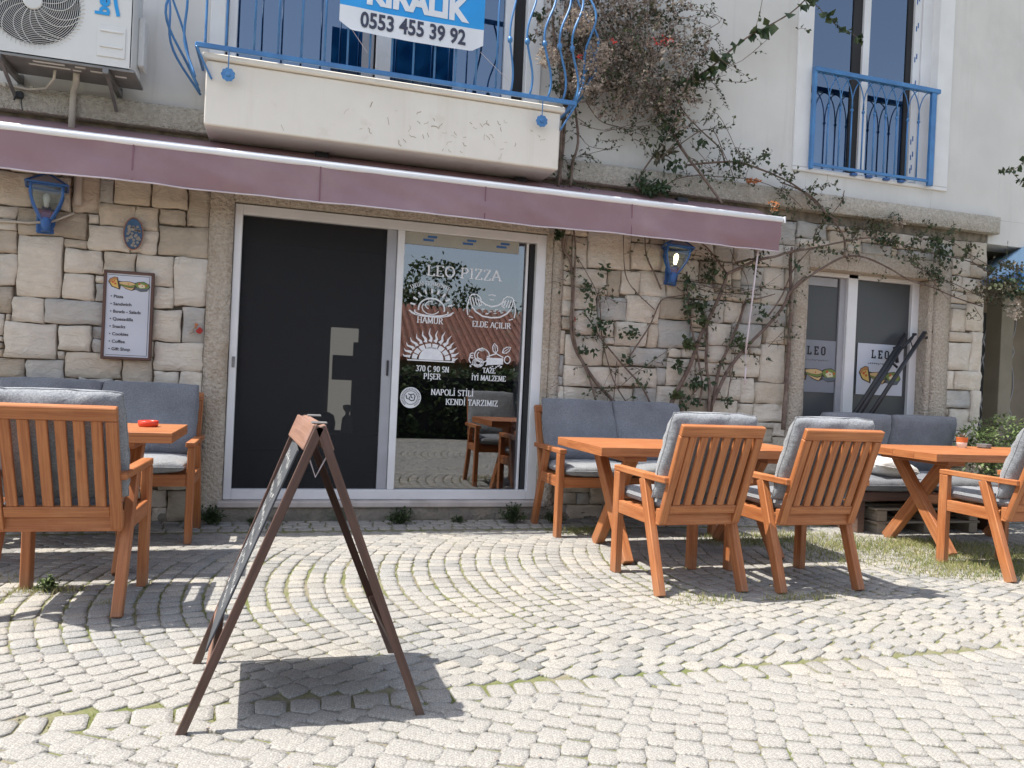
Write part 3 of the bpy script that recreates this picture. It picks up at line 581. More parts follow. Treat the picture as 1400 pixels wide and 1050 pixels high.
# ================================================================ THE BUILDING
bld = thing('cafe_building', 'two storey cafe building with pale stone ground floor and white plastered upper floor', 'building')
for c_, s_ in (((-2.3, .2, 1.35), (3.47, .34, 2.7)), ((3.30, .2, 1.35), (2.24, .34, 2.7)), ((6.40, .2, 1.35), (.40, .34, 2.7)), ((5.30, .2, 2.59), (1.80, .34, .24))):
    core = MB(); core.box(c_, s_, None, .002); core.build('wall_core', M['mortar'], bld)
SD = '-1926,2163,-1705,2387,0;-1284,2243,-1201,2440,1;-1196,2244,-967,2443,2;-959,2244,-723,2448,2;-717,2133,-565,2431,3;-1461,2159,-1289,2438,2;-1284,2087,-1062,2237,2;-1057,2075,-905,2239,2;-898,2132,-726,2239,3;-1921,2071,-1788,2154,0;-1918,1993,-1788,2065,0;-1780,1973,-1358,2153,3;-1352,2088,-1290,2153,0;-1349,1907,-1087,2082,0;-1081,1907,-905,2069,0;-898,1909,-565,2126,3;-1913,1839,-1786,1986,3;-1774,1552,-1501,1967,0;-1496,1907,-1358,1968,2;-1492,1733,-1253,1900,0;-1247,1735,-1044,1902,2;-1036,1684,-788,1900,0;-781,1559,-565,1903,0;-1906,1617,-1780,1834,0;-1898,1429,-1799,1610,3;-1492,1550,-1297,1727,0;-1292,1676,-1190,1725,0;-1289,1550,-1191,1671,1;-1794,1376,-1603,1544,0;-1597,1378,-1192,1544,1;-929,1529,-786,1679,0;-719,1291,-565,1553,1;-928,1293,-728,1521,0;-1893,1274,-1837,1423,0;-1831,1128,-1518,1370,0;-1509,1194,-1305,1371,0;-1300,1287,-1196,1373,1;-1297,1190,-1196,1282,1;-1509,1131,-1464,1185,0;-1458,1010,-1101,1184,2;-1093,941,-901,1168,2;-895,1086,-565,1286,0;-1881,993,-1707,1121,3;-1698,952,-1468,1123,1;-1461,951,-1389,1004,3;-1380,878,-1157,1004,1;-892,930,-725,1078,0;-720,888,-565,1080,0;-1876,840,-1703,986,1;-1694,837,-1385,946,1;-1142,2454,-822,2610,2;-2177,63,-2009,211,0;-2202,1365,-1994,1549,2;-1945,424,-1593,540,3;-1110,320,-846,424,2;-765,2,-565,218,3;-969,687,-681,863,0;-2279,2414,-2087,2626,2;-1912,2,-1728,110,1;-2599,724,-2295,888,2;-1344,101,-976,253,0;-2089,1230,-1901,1350,2;-813,2496,-565,2588,0;-1687,0,-1351,168,0;-838,227,-566,447,0;-2091,839,-1883,987,2;-2105,733,-1701,833,1;-2523,146,-2183,274,0;-2511,1506,-2363,1714,1;-2028,623,-1772,727,2;-1696,2159,-1468,2327,0;-2454,2331,-2286,2475,1;-2384,2116,-2208,2324,0;-1469,362,-1205,530,2;-1187,1192,-935,1372,0;-1586,425,-1478,541,1;-2600,2043,-2392,2219,0;-1274,645,-1062,861,1;-1053,737,-977,933,0;-1198,432,-846,588,3;-2354,1556,-2034,1672,2;-2599,1160,-2415,1364,0;-2478,2546,-2286,2638,1;-2221,1019,-1889,1179,0;-1761,2449,-1353,2645,0;-1766,547,-1494,727,0;-2600,1721,-2392,1825,1;-2518,988,-2230,1112,1;-2027,1558,-1915,1758,1;-2599,282,-2311,414,0;-1184,1503,-1016,1663,0;-1409,260,-1117,348,2;-2288,730,-2112,858,3;-2383,1783,-1971,1939,1;-2597,1831,-2389,2035,0;-1342,0,-1082,92,2;-2547,503,-2379,639,2;-2356,1680,-2136,1776,2;-1969,276,-1649,416,0;-2202,2298,-1934,2406,1;-1149,868,-1101,1000,0;-2523,1,-2307,137,0;-2080,2413,-1852,2577,1;-1601,231,-1417,355,3;-2333,1188,-2097,1356,0;-2001,118,-1693,266,0;-2372,451,-2072,623,0;-2445,897,-2101,981,0;-2368,629,-2172,717,2;-2299,1,-2187,137,3;-2598,649,-2374,717,1;-1185,1380,-937,1496,0;-2090,1187,-1838,1223,3;-1057,626,-977,730,1;-1486,598,-1282,718,0;-2598,2,-2530,222,1;-2598,422,-2378,494,0;-2599,1406,-2303,1498,2;-2599,1506,-2519,1714,3;-1895,1232,-1839,1268,0;-840,454,-568,610,3;-1017,4,-873,92,2;-1609,734,-1465,830,0;-913,616,-565,680,0;-2200,2087,-1932,2291,2;-2255,1946,-1927,2078,0;-2406,1228,-2342,1340,0;-674,686,-566,810,2;-1846,2447,-1770,2579,0;-1469,538,-1205,590,1;-814,2596,-566,2676,0;-1687,175,-1607,267,0;-1343,2446,-1203,2570,0;-1639,362,-1475,418,0;-1843,2393,-1539,2441,0;-2599,983,-2527,1151,1;-2175,273,-1975,445,0;-2596,2276,-2460,2456,0;-2383,1948,-2263,2108,0;-1693,735,-1617,831,0;-2288,866,-2100,890,0;-969,870,-729,922,2;-2406,1346,-2342,1398,3;-970,100,-774,220,0;-2598,502,-2554,642,0;-1201,596,-921,620,1;-2598,2463,-2486,2679,0;-968,627,-920,679,2;-1183,1671,-1043,1727,0;-2521,1121,-2229,1153,3;-2079,2585,-1767,2677,0;-2278,2635,-2086,2679,0;-1964,1764,-1920,1940,0;-1176,2617,-820,2677,1;-1600,176,-1352,224,1;-671,820,-567,880,0;-2407,1160,-2339,1220,0;-2302,281,-2182,445,3;-1197,358,-1117,426,0;-864,2,-772,94,0;-2600,895,-2452,975,2;-2128,1681,-2036,1777,2;-1459,726,-1283,830,2;-1345,2579,-1185,2679,1;-2103,631,-2035,727,0;-2295,1363,-2211,1487,0;-1110,259,-846,311,0;-1987,1356,-1899,1420,3;-1007,1503,-935,1675,2;-1697,2333,-1469,2385,0;-2277,2333,-2209,2405,2;-1986,1428,-1906,1548,0;-2599,2226,-2391,2266,3;-2479,2482,-2287,2538,1;-1881,1129,-1837,1181,2;-2000,0,-1920,112,2;-2176,218,-2008,266,2;-2178,1,-2010,57,2;-814,2454,-650,2490,0;-1962,547,-1774,615,2;-2294,1496,-2210,1548,2;-2064,505,-1968,617,2;-1531,2391,-1467,2443,0;-1697,2651,-1509,2679,0;-2063,453,-1951,497,3;-1196,2449,-1148,2573,1;-2598,1372,-2414,1396,1;-2355,1505,-2303,1549,0;-2597,231,-2529,275,3;-1642,275,-1606,355,1;-1721,4,-1693,112,3;-1828,1378,-1800,1422,2;-2477,2644,-2285,2680,1;-1276,598,-1208,638,0;-642,2439,-566,2487,0;-2224,989,-2100,1013,1;-1074,1,-1026,93,0;-1760,2652,-1704,2676,2;-930,1175,-902,1287,2;-2165,632,-2109,724,2;-1379,836,-1283,872,3;-1503,2653,-1351,2677,0;-2452,2273,-2392,2325,0;2251,2092,2383,2350,0;2388,2109,2773,2434,0;2780,2126,3076,2348,0;2271,1940,2573,2087,0;2581,1875,2693,2100,3;2700,1908,2874,2103,0;2881,1905,3125,2117,0;2279,1750,2491,1932,0;2500,1678,2753,1869,1;2761,1675,3068,1900,0;3074,1720,3378,1899,3;3283,2064,3442,2255,0;3449,2064,3578,2256,3;3312,1914,3586,2058,0;2288,1540,2494,1741,0;2667,1468,2965,1669,0;2973,1464,3066,1667,2;3073,1472,3378,1713,1;3521,1722,3700,1907,1;3705,1731,3882,1916,0;3530,1522,3781,1715,0;3789,1525,4098,1726,1;2221,1279,2570,1531,0;2577,1293,2807,1462,2;2814,1304,3163,1459,1;3169,1149,3443,1386,0;3309,1393,3545,1467,0;3550,1371,3785,1515,0;3794,1256,4098,1454,0;4104,1216,4366,1562,0;3984,1461,4098,1519,0;2222,1105,2703,1271,0;2230,924,2871,1100,0;2709,1125,3069,1286,0;3075,1149,3163,1297,1;2877,944,3077,1119,1;3083,945,3308,1143,0;3449,1255,3785,1362,0;3599,1049,3901,1249,0;3910,1025,4048,1247,0;4055,1025,4397,1210,2;4041,860,4397,1019,0;3596,906,3888,1042,0;3997,2263,4277,2461,0;3581,2263,3765,2421,1;3773,2249,3991,2449,0;3861,2074,4084,2241,1;4091,2062,4310,2254,0;3585,2065,3758,2255,2;3887,1733,4352,1917,1;3593,1923,4061,1987,2;4067,1923,4344,2053,0;4283,2260,4399,2464,0;3960,673,4260,797,3;3527,107,3735,307,0;3669,699,3885,899,2;2948,2357,3088,2461,3;3414,800,3606,900,0;2916,0,3172,216,1;2172,120,2388,208,0;4153,1568,4345,1724,0;3893,805,4033,897,1;3613,762,3661,898,0;2173,214,2505,422,0;3316,906,3588,1038,3;3158,405,3394,565,2;2302,734,2446,918,2;2934,495,3118,651,0;2354,427,2698,591,1;2395,2443,2775,2587,3;3967,391,4323,587,2;2174,918,2222,1098,0;2768,736,3040,916,2;3969,596,4137,664,0;4269,608,4397,724,3;2483,688,2759,776,1;3741,50,3937,266,0;3980,227,4340,383,0;3039,2537,3403,2677,1;3240,39,3520,143,1;2504,1537,2660,1669,0;3180,2,3232,178,1;2549,259,2785,419,0;2765,544,2925,728,3;3213,2300,3573,2480,0;3945,124,3973,316,3;2246,2596,2550,2676,0;2511,119,2847,251,2;4129,2473,4397,2677,1;3127,645,3407,849,1;2705,428,2757,592,2;3386,1507,3522,1623,1;4329,401,4397,561,0;3592,518,3832,618,0;3613,316,3801,472,3;2983,233,3279,329,2;2765,439,2925,535,0;3409,2488,3721,2604,3;2173,1814,2273,1934,2;3415,558,3583,758,1;2856,224,2976,416,0;2171,718,2295,910,2;3847,2456,3987,2616,2;4199,47,4399,219,1;3286,149,3518,357,3;2170,2460,2386,2564,2;4353,1926,4397,2086,1;2556,2594,2940,2678,1;3082,2128,3274,2252,0;4266,732,4398,852,0;2782,2412,2942,2588,2;2434,597,2698,681,0;3525,315,3605,511,0;3450,1046,3590,1246,0;4318,2095,4398,2251,0;3840,479,3960,639,0;2950,2469,3206,2529,0;3401,364,3517,512,0;3317,1046,3441,1142,2;3134,1906,3306,2054,2;3994,2470,4122,2630,2;2454,784,2626,876,0;3384,1668,3512,1828,0;3765,2117,3853,2241,0;3981,1,4193,221,3;3618,2624,3986,2680,1;3231,572,3407,636,0;2305,0,2621,112,2;3807,323,3959,471,0;2395,119,2503,207,1;3896,907,4032,1019,0;3403,519,3583,551,0;2174,1568,2282,1676,3;3527,4,3735,100,0;2981,365,3149,489,0;2173,501,2345,669,2;3048,856,3220,936,0;3590,626,3662,754,0;2351,601,2427,725,3;3727,2486,3839,2618,3;3387,1631,3523,1659,2;2171,1366,2215,1562,2;2934,658,3118,726,3;3669,624,3833,692,0;2947,2536,3031,2676,2;3156,334,3280,398,0;3387,1837,3515,1905,0;3741,2,3937,42,2;3891,645,3951,797,0;3793,1462,3977,1518,0;2627,3,2907,111,0;3595,1994,3767,2058,3;3775,1993,3855,2109,3;4373,1219,4397,1499,2;2170,2059,2242,2183,2;2172,1684,2272,1808,0;2226,2357,2382,2453,2;4202,3,4398,39,0;4106,1571,4146,1727,3;4043,805,4259,853,0;2635,783,2759,915,2;3409,2610,3609,2678,0;3094,2261,3206,2461,2;3807,274,3935,314,0;3579,2428,3767,2480,3;3944,2,3972,114,0;3227,855,3307,939,0;3214,2489,3402,2529,0;2576,1470,2660,1530,0;2791,315,2847,431,3;2173,431,2345,495,0;4353,1568,4397,1724,2;3864,1996,4060,2068,1;2172,3,2296,111,1;4346,225,4398,393,1;3993,2635,4121,2679,0;3416,766,3604,794,3;4329,570,4397,602,0;2499,1877,2575,1933,2;3838,645,3882,693,0;3239,0,3519,32,3;2782,2357,2938,2405,0;2791,258,2847,306,2;2511,260,2539,420,2;3241,152,3281,224,3;2172,2571,2236,2679,0;4143,594,4263,666,0;3048,734,3120,846,2;2171,1185,2215,1357,1;2174,2192,2242,2352,2;2455,885,2627,917,2;3131,2063,3275,2119,0;2853,120,2909,216,3;3170,1394,3302,1466,0;3612,479,3832,511,2;2171,1943,2263,2051,0;2172,1106,2216,1178,1;3213,2262,3573,2294,0;3125,572,3221,636,1;3181,186,3233,226,2;2173,677,2345,709,3;3316,858,3408,898,0;4360,1732,4400,1920,3;2704,598,2756,682,2;3288,366,3392,398,0;2436,690,2476,726,3;3386,1475,3542,1499,0;3743,271,3799,307,2;4373,1508,4397,1560,3;2172,2360,2220,2452,0;2982,335,3150,359,2;3776,2456,3840,2480,2;2931,422,2975,486,2;6243,1811,6409,2030,0;6416,1827,6630,2099,0;6211,1710,6487,1806,2;6210,1428,6485,1702,0;6493,1428,6630,1821,0;6295,1242,6630,1422,0;6210,1057,6507,1233,1;6516,928,6630,1237,0;6257,844,6508,1051,0;6212,2,6504,94,0;6214,2356,6422,2528,0;6431,2484,6627,2700,2;6211,2085,6407,2197,0;6452,479,6628,707,2;6327,2204,6523,2344,0;6427,2352,6627,2476,2;6249,355,6629,471,2;6514,717,6626,921,0;6213,2036,6409,2076,1;6211,2206,6319,2350,0;6212,102,6516,278,3;6212,625,6444,721,1;6210,728,6506,836,0;6523,63,6627,155,3;6213,2535,6425,2699,3;6524,192,6628,348,0;6211,1240,6287,1420,0;6414,2105,6626,2197,2;6210,477,6442,617,2;6213,285,6469,349,2;6513,1,6629,57,2;6211,844,6251,968,3;6530,2206,6630,2342,2;6213,978,6249,1050,3;6479,284,6515,348,2;6212,1813,6236,2029,3;6213,355,6241,471,2;6522,161,6626,185,0;4988,2539,5132,2699,0;4420,2551,4744,2699,1;4421,2473,4769,2545,0;5140,2472,5472,2572,1;5539,2556,5951,2700,0;4777,2471,4977,2651,2;4985,2472,5133,2532,0;5140,2579,5280,2699,0;5960,2471,6188,2643,1;5562,2471,5950,2547,1;5288,2580,5500,2696,2;5481,2472,5553,2548,2;5959,2649,6187,2697,0;5507,2555,5531,2699,2;4750,2657,4982,2697,2'
stones = []
for t in SD.split(';'):
    a = [int(v) for v in t.split(',')]; stones.append(([v/1000 for v in a[:4]], a[4]))
def vis(r): return r[0][2] > -2.05 and r[0][1] < 2.62
stones.sort(key=lambda r: -(r[0][2]-r[0][0])*(r[0][3]-r[0][1])*(1 if vis(r) else .01))
def wall_stone(b, r, mi=0):
    x0, z0, x1, z1 = r; W, H = x1-x0, z1-z0
    nx, nz = (4, 4) if min(W, H) > .10 else (2, 2)
    if W > .28: nx = 6
    pro = random.uniform(.0, .022); sx, sz = random.uniform(-.05, .05), random.uniform(-.06, .06); seed = random.uniform(0, 90)
    jit = min(.009, W*.09, H*.09); base = len(b.v); grid = {}
    rb = min(.006, W*.2, H*.2)
    cj = {}
    def edge(u, v):
        # rounded corners and wavy edges
        x = x0+W*u; z = z0+H*v
        cu = min(u, 1-u)*W; cv = min(v, 1-v)*H
        if cu < 1e-6 and cv < 1e-6: x += rb*.55*(1 if u < .5 else -1); z += rb*.55*(1 if v < .5 else -1)
        x += jit*vnoise(u*2.3, v*2.3, seed, 1)*1.6 + (jit*vnoise(u*5, v*5, seed+7)); z += jit*vnoise(u*2.3, v*2.3, seed+30, 1)*1.6
        return x, z
    def add(x, y, z): b.v.append(Vector((x, y, z))); return len(b.v)-1
    # front grid: outermost ring pulled back to make the arris
    us = [0, .0001]+[i/nx for i in range(1, nx)]+[.9999, 1]; vs = [0, .0001]+[i/nz for i in range(1, nz)]+[.9999, 1]
    us = [0]+[max(rb*.8/W, .02)]+[i/nx for i in range(1, nx)]+[1-max(rb*.8/W, .02)]+[1]
    vs = [0]+[max(rb*.8/H, .02)]+[i/nz for i in range(1, nz)]+[1-max(rb*.8/H, .02)]+[1]
    for i, u in enumerate(us):
        for j, v in enumerate(vs):
            x, z = edge(u, v)
            e = i in (0, len(us)-1) or j in (0, len(vs)-1)
            y = -pro-(u-.5)*W*sx-(v-.5)*H*sz
            if e: y += .006
            else: y += -.024*max(0, vnoise(x*7, z*11, seed))+.016*vnoise(x*17, z*26, seed)-.002
            grid[i, j] = add(x, y, z)
    I, J = len(us), len(vs)
    for i in range(I-1):
        for j in range(J-1): b.face((grid[i, j], grid[i+1, j], grid[i+1, j+1], grid[i, j+1]), mi)
    loop = [(i, 0) for i in range(I)]+[(I-1, j) for j in range(1, J)]+[(i, J-1) for i in range(I-2, -1, -1)]+[(0, j) for j in range(J-2, 0, -1)]
    bk = []
    for k in loop: p = b.v[grid[k]]; bk.append(add(p.x, .045, p.z))
    for k in range(len(loop)):
        k2 = (k+1) % len(loop); b.face((grid[loop[k2]], grid[loop[k]], bk[k], bk[k2]), mi)
for r, c in stones[:250]:
    b = MB(); wall_stone(b, r); o = b.build('stone_block', M['stone%d' % c], bld, True)
b = MB()
for r, c in stones[250:]: wall_stone(b, r, c)
# return of the stone wall round the right corner
for k in range(40):
    pass
b.build('small_stones', [M['stone%d' % k] for k in range(4)], bld, True, kind='stuff')
boxo('corner_return', M['stone0'], 6.60, 6.635, .0, 1.6, 0, 2.7, bld)

# stucco surrounds (rough plaster with soft uneven edges)
def stucco(name, x0, x1, z0, z1, y0=-.03, y1=.30, m='stucco', amp=.006, step=.05):
    b = MB(); nx = max(2, int((x1-x0)/step)); nz = max(2, int((z1-z0)/step)); G = {}
    for i in range(nx+1):
        for j in range(nz+1):
            x = x0+(x1-x0)*i/nx; z = z0+(z1-z0)*j/nz
            if i in (1, nx-1) and nx > 3: x = x0+.007 if i == 1 else x1-.007
            if j in (1, nz-1) and nz > 2: z = z0+.007 if j == 1 else z1-.007
            e = i in (0, nx) or j in (0, nz)
            dx = .004*vnoise(z*6, x0, 5) if i in (0, nx) else 0
            b.v.append(Vector((x+dx, y0+(.005 if e else 0)+amp*vnoise(x*7, z*7, 2)+amp*.6*vnoise(x*22, z*22, 2), z))); G[i, j] = len(b.v)-1
    for i in range(nx):
        for j in range(nz): b.face((G[i, j], G[i+1, j], G[i+1, j+1], G[i, j+1]))
    loop = [(i, 0) for i in range(nx+1)]+[(nx, j) for j in range(1, nz+1)]+[(i, nz) for i in range(nx-1, -1, -1)]+[(0, j) for j in range(nz-1, 0, -1)]
    bk = []
    for k in loop: p = b.v[G[k]]; b.v.append(Vector((p.x, y1, p.z))); bk.append(len(b.v)-1)
    for k in range(len(loop)):
        k2 = (k+1) % len(loop); b.face((G[loop[k2]], G[loop[k]], bk[k], bk[k2]))
    return b.build(name, M[m], bld, True)
stucco('door_surround', -.566, -.40, .02, 2.72)
stucco('door_surround', 2.085, 2.172, .02, 2.72)
stucco('door_surround', -.40, 2.085, 2.345, 2.72)
b = MB(); b.box((2.054, .13, 1.25), (.06, .30, 2.2), None, .01); b.build('door_reveal', M['stucco'], bld)
stucco('window_surround', 4.405, 4.565, 0, 2.50, -.02)
stucco('window_surround', 6.02, 6.205, 0, 2.50, -.02)
stucco('window_surround', 4.565, 6.02, 2.29, 2.47, -.02)
boxo('window_reveal', M['stucco'], 5.965, 6.02, .0, .32, .1, 2.29, bld, .012)
# threshold and plinth
boxo('door_sill', M['marble'], -.43, 2.09, -.075, .16, .105, .152, bld, .008)
stucco('plinth', -.62, 2.2, -.02, .105, -.05, .3, 'plinth', .012, .03)
stucco('plinth', -4.1, -.62, -.02, .06, -.015, .1, 'plinth', .012, .03)
stucco('plinth', 2.2, 6.62, -.02, .05, -.02, .1, 'plinth', .012, .03)
# ledge, upper wall
stucco('ledge', -4.2, 6.70, 2.79, 2.955, -.09, .0, 'ledge', .005, .045)
boxo('under_ledge_band', M['mortar'], -4.2, 6.62, -.004, .2, 2.70, 2.80, bld)
pl = MB()
def panel(x0, x1, z0, z1, y0=0, y1=.3): pl.box(((x0+x1)/2, (y0+y1)/2, (z0+z1)/2), (x1-x0, y1-y0, z1-z0), None, .003)
panel(-4.2, -.52, 2.94, 6.3); panel(-.52, 1.775, 5.55, 6.3); panel(1.775, 4.49, 2.94, 6.3)
panel(4.49, 5.92, 2.94, 3.185); panel(4.49, 5.92, 5.35, 6.3); panel(5.92, 12.5, 2.95, 6.3); panel(6.645, 12.5, 2.705, 2.95)
panel(-.52, 1.775, 2.94, 3.26)
pl.build('upper_wall', M['plaster'], bld)
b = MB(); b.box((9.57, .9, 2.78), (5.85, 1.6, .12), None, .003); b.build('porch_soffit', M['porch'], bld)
boxo('unseen_roof_slab', M['trim'], -4.4, 12.6, -.27, 6.5, 6.3, 6.48, bld, .01)  # unseen roof, overhang sized to shade the balcony and awning
boxo('building_side', M['plaster'], -4.35, -4.2, 0, 6.5, 0, 6.3, bld)
# white trims of the upper floor openings
for x0, x1, z0, z1 in ((-.62, -.516, 3.26, 5.65), (1.771, 1.90, 3.26, 5.65), (4.335, 4.494, 3.193, 5.45), (5.916, 6.09, 3.193, 5.45), (4.335, 6.09, 3.155, 3.191)):
    boxo('window_trim', M['trim'], x0, x1, -.022, .1, z0, z1, bld, .006)
# --- balcony door
bd = sub('balcony_door', bld)
for x0, x1 in ((-.50, -.44), (.575, .69), (1.60, 1.675)):
    boxo('door_frame', M['pvc'], x0, x1, .035, .09, 3.27, 5.55, bd)
boxo('sash_stile', M['pvc_grey'], .47, .56, .06, .10, 3.27, 5.55, bd)
boxo('door_frame', M['pvc'], -.44, 1.6, .035, .09, 3.26, 3.30, bd)
boxo('door_pane', M['glass_up'], -.44, .5, .075, .083, 3.29, 5.5, bd, .001); boxo('door_pane', M['glass_up'], .69, 1.6, .075, .083, 3.29, 5.5, bd, .001)
boxo('dark_gap', M['dark'], 1.675, 1.775, .06, .1, 3.26, 5.55, bd)
boxo('curtain', M['pvc_grey'], -.5, 1.77, .28, .29, 3.2, 5.6, bd)
# --- right upper window
uw = sub('upper_window', bld)
for x0, x1 in ((4.49, 4.53), (5.13, 5.205), (5.72, 5.80)): boxo('window_frame', M['pvc'], x0, x1, .09, .15, 3.19, 5.35, uw)
boxo('window_frame', M['pvc'], 5.80, 5.92, .07, .15, 3.19, 5.35, uw)
boxo('window_frame', M['pvc'], 4.49, 5.8, .09, .15, 3.19, 3.235, uw)
boxo('sash_stile', M['dark'], 5.03, 5.13, .115, .15, 3.22, 5.35, uw); boxo('sash_stile', M['dark'], 5.66, 5.72, .115, .15, 3.22, 5.35, uw)
boxo('window_pane', M['glass_up'], 4.53, 5.03, .13, .138, 3.22, 5.35, uw, .001); boxo('window_pane', M['glass_up'], 5.205, 5.66, .13, .138, 3.22, 5.35, uw, .001)
boxo('dark_curtain', M['dark'], 4.5, 5.9, .30, .31, 3.1, 5.4, uw)
b = MB()   # blue printed protective film left on the frame
for z in (3.34, 3.47, 3.62, 4.16, 4.42, 4.72, 4.98, 5.2):
    for k in range(2):
        b.box((5.735+.022*k+random.uniform(-.006, .006), .088, z+.035*k), (.012, .002, .05), None, .0005)
b.build('blue_film_print', M['blue_dark'], uw)
# --- ground floor sliding door
dr = sub('sliding_door', bld)
boxo('door_frame', M['pvc'], -.395, -.340, .0, .09, .155, 2.335, dr); boxo('door_frame', M['pvc'], 1.945, 2.03, .0, .09, .155, 2.335, dr)
boxo('door_frame', M['pvc'], -.340, 1.945, .0, .09, 2.262, 2.335, dr); boxo('door_frame', M['pvc'], -.340, 1.945, .0, .09, .155, .232, dr)
boxo('centre_stile', M['pvc'], .805, .860, .005, .08, .232, 2.262, dr)
boxo('sash_stile', M['pvc_grey'], .725, .803, .03, .075, .232, 2.262, dr)
boxo('door_latch', M['black_metal'], .762, .778, .015, .03, 1.12, 1.24, dr); boxo('door_latch', M['galv'], -.372, -.352, -.012, .0, 1.13, 1.21, dr)
boxo('insect_screen', M['screen'], -.340, .725, .05, .054, .232, 2.262, dr, .001)
boxo('inner_stile', M['pvc_grey'], 1.815, 1.865, .075, .10, .232, 2.262, dr); boxo('inner_stile', M['pvc'], 1.868, 1.888, .04, .10, .2325, 2.2615, dr)
boxo('inner_rail', M['pvc_grey'], .86, 1.9, .075, .10, .232, .29, dr); boxo('inner_rail', mat('beige_top_rail', (.36, .35, .30), (.32, .31, .27), 6, .5), .861, 1.80, .036, .043, 2.165, 2.261, dr, .002)
boxo('door_glass', M['glass'], .86, 1.85, .045, .053, .232, 2.262, dr, .0005)
boxo('dark_gap', M['dark'], 1.90, 1.945, .05, .09, .232, 2.262, dr)
for x in (1.06, 1.38, 1.66):
    b = MB(); b.box((x+.02, .0345, 2.235), (.075, .001, .017), None, .0002); b.box((x-.01, .0345, 2.208), (.085, .001, .017), None, .0002)
    b.build('blue_film_print', M['blue_dark'], dr)
# lettering and drawings on the glass
YG = .0440
def TG(p): return Vector((p.x, YG-p.z, p.y))
vb = MB(); serif_text(vb, 'LEO PIZZA', 1.355, 1.972, .082, TG, maxw=.60); vb.build('glass_lettering', M['white_ink'], dr)
vb = MB(); serif_text(vb, 'UZUN FERMENTE', 1.085, 1.868, .030, TG, arc=.33, bold=.16, maxw=.33); vb.build('glass_lettering', M['white_ink'], dr)
vb = MB(); serif_text(vb, 'HAMUR', 1.093, 1.575, .047, TG, maxw=.205); vb.build('glass_lettering', M['white_ink'], dr)
vb = MB(); serif_text(vb, 'ELDE AÇILIR', 1.60, 1.572, .045, TG, maxw=.32); vb.build('glass_lettering', M['white_ink'], dr)
vb = MB(); serif_text(vb, '370 C 90 SN', 1.13, 1.191, .044, TG, maxw=.265); vb.build('glass_lettering', M['white_ink'], dr)
vb = MB(); serif_text(vb, 'PİŞER', 1.13, 1.131, .044, TG, maxw=.135); vb.build('glass_lettering', M['white_ink'], dr)
vb = MB(); serif_text(vb, 'TAZE', 1.595, 1.200, .042, TG, maxw=.105); vb.build('glass_lettering', M['white_ink'], dr)
vb = MB(); serif_text(vb, 'İYİ MALZEME', 1.595, 1.138, .042, TG, maxw=.285); vb.build('glass_lettering', M['white_ink'], dr)
vb = MB(); serif_text(vb, 'NAPOLİ STİLİ', 1.30, 1.008, .046, TG, maxw=.345); vb.build('glass_lettering', M['white_ink'], dr)
vb = MB(); serif_text(vb, 'KENDİ TARZIMIZ', 1.465, .934, .046, TG, maxw=.43); vb.build('glass_lettering', M['white_ink'], dr)
def disc(b, cx, cy, r, T, n=20, z=0, ry=None):
    base = len(b.v); ry = ry or r
    for i in range(n): a = 2*math.pi*i/n; b.v.append(T(Vector((cx+r*math.cos(a), cy+ry*math.sin(a), z))))
    b.face(range(base, base+n))
# rising dough with rays
d1 = MB(); rb = lambda pts, w=.008, closed=False: ribbon(d1, pts, w, closed=closed, T=TG)
cx, cz = 1.10, 1.665
rb(arcpts(cx, cz, .105, .085, 190, -10, 16), .012); rb(arcpts(cx-.004, cz+.012, .072, .054, 150, 330, 14), .007); rb(arcpts(cx-.01, cz+.03, .04, .03, 60, 250, 10), .007)
rb(arcpts(cx, cz-.022, .135, .032, 165, 375, 16), .010); rb(arcpts(cx, cz-.028, .165, .034, 180, 360, 16), .008); rb([(cx-.18, cz-.02), (cx-.13, cz-.045)], .010); rb([(cx+.13, cz-.045), (cx+.18, cz-.015)], .010)
for a in range(15, 170, 19):
    r0, r1 = .135, .175; rb([(cx+r0*math.cos(rad(a)), cz+r0*.92*math.sin(rad(a))), (cx+r1*math.cos(rad(a)), cz+r1*.92*math.sin(rad(a)))], .014)
d1.build('dough_drawing', M['white_ink'], dr)
# two hands stretching dough
d1 = MB(); cx, cz = 1.592, 1.72
for s in (-1, 1):
    rb([(cx+s*.19, cz+.06), (cx+s*.17, cz+.085), (cx+s*.13, cz+.09), (cx+s*.10, cz+.07), (cx+s*.09, cz+.045)], .009)
    for k in range(4):
        fx = cx+s*(.185-.022*k); rb([(fx, cz+.07-.004*k), (fx-s*.008, cz+.035), (fx-s*.02, cz-.005+.004*k)], .009)
    rb([(cx+s*.19, cz+.05), (cx+s*.205, cz-.02), (cx+s*.195, cz-.08)], .010); rb([(cx+s*.10, cz+.05), (cx+s*.085, cz+.01), (cx+s*.11, cz-.005)], .009)
rb([(cx-.11, cz+.05), (cx-.05, cz+.012), (cx, cz), (cx+.05, cz+.012), (cx+.11, cz+.05)], .011)
rb([(cx-.165, cz-.01), (cx-.13, cz-.05), (cx-.07, cz-.083), (cx, cz-.09), (cx+.07, cz-.083), (cx+.13, cz-.05), (cx+.165, cz-.01)], .012)
for k in range(9):
    x = cx+random.uniform(-.09, .09); z = cz-.02-random.uniform(0, .045); rb([(x-.012, z), (x+.012, z+.003)], .006)
rb([(cx-.185, cz-.09), (cx-.15, cz-.10)], .008); rb([(cx+.15, cz-.10), (cx+.185, cz-.09)], .008); rb(arcpts(cx, cz+.055, .06, .04, 60, 120, 5), .007); rb([(cx-.02, cz+.055), (cx+.02, cz+.055)], .006)
d1.build('hands_drawing', M['white_ink'], dr)
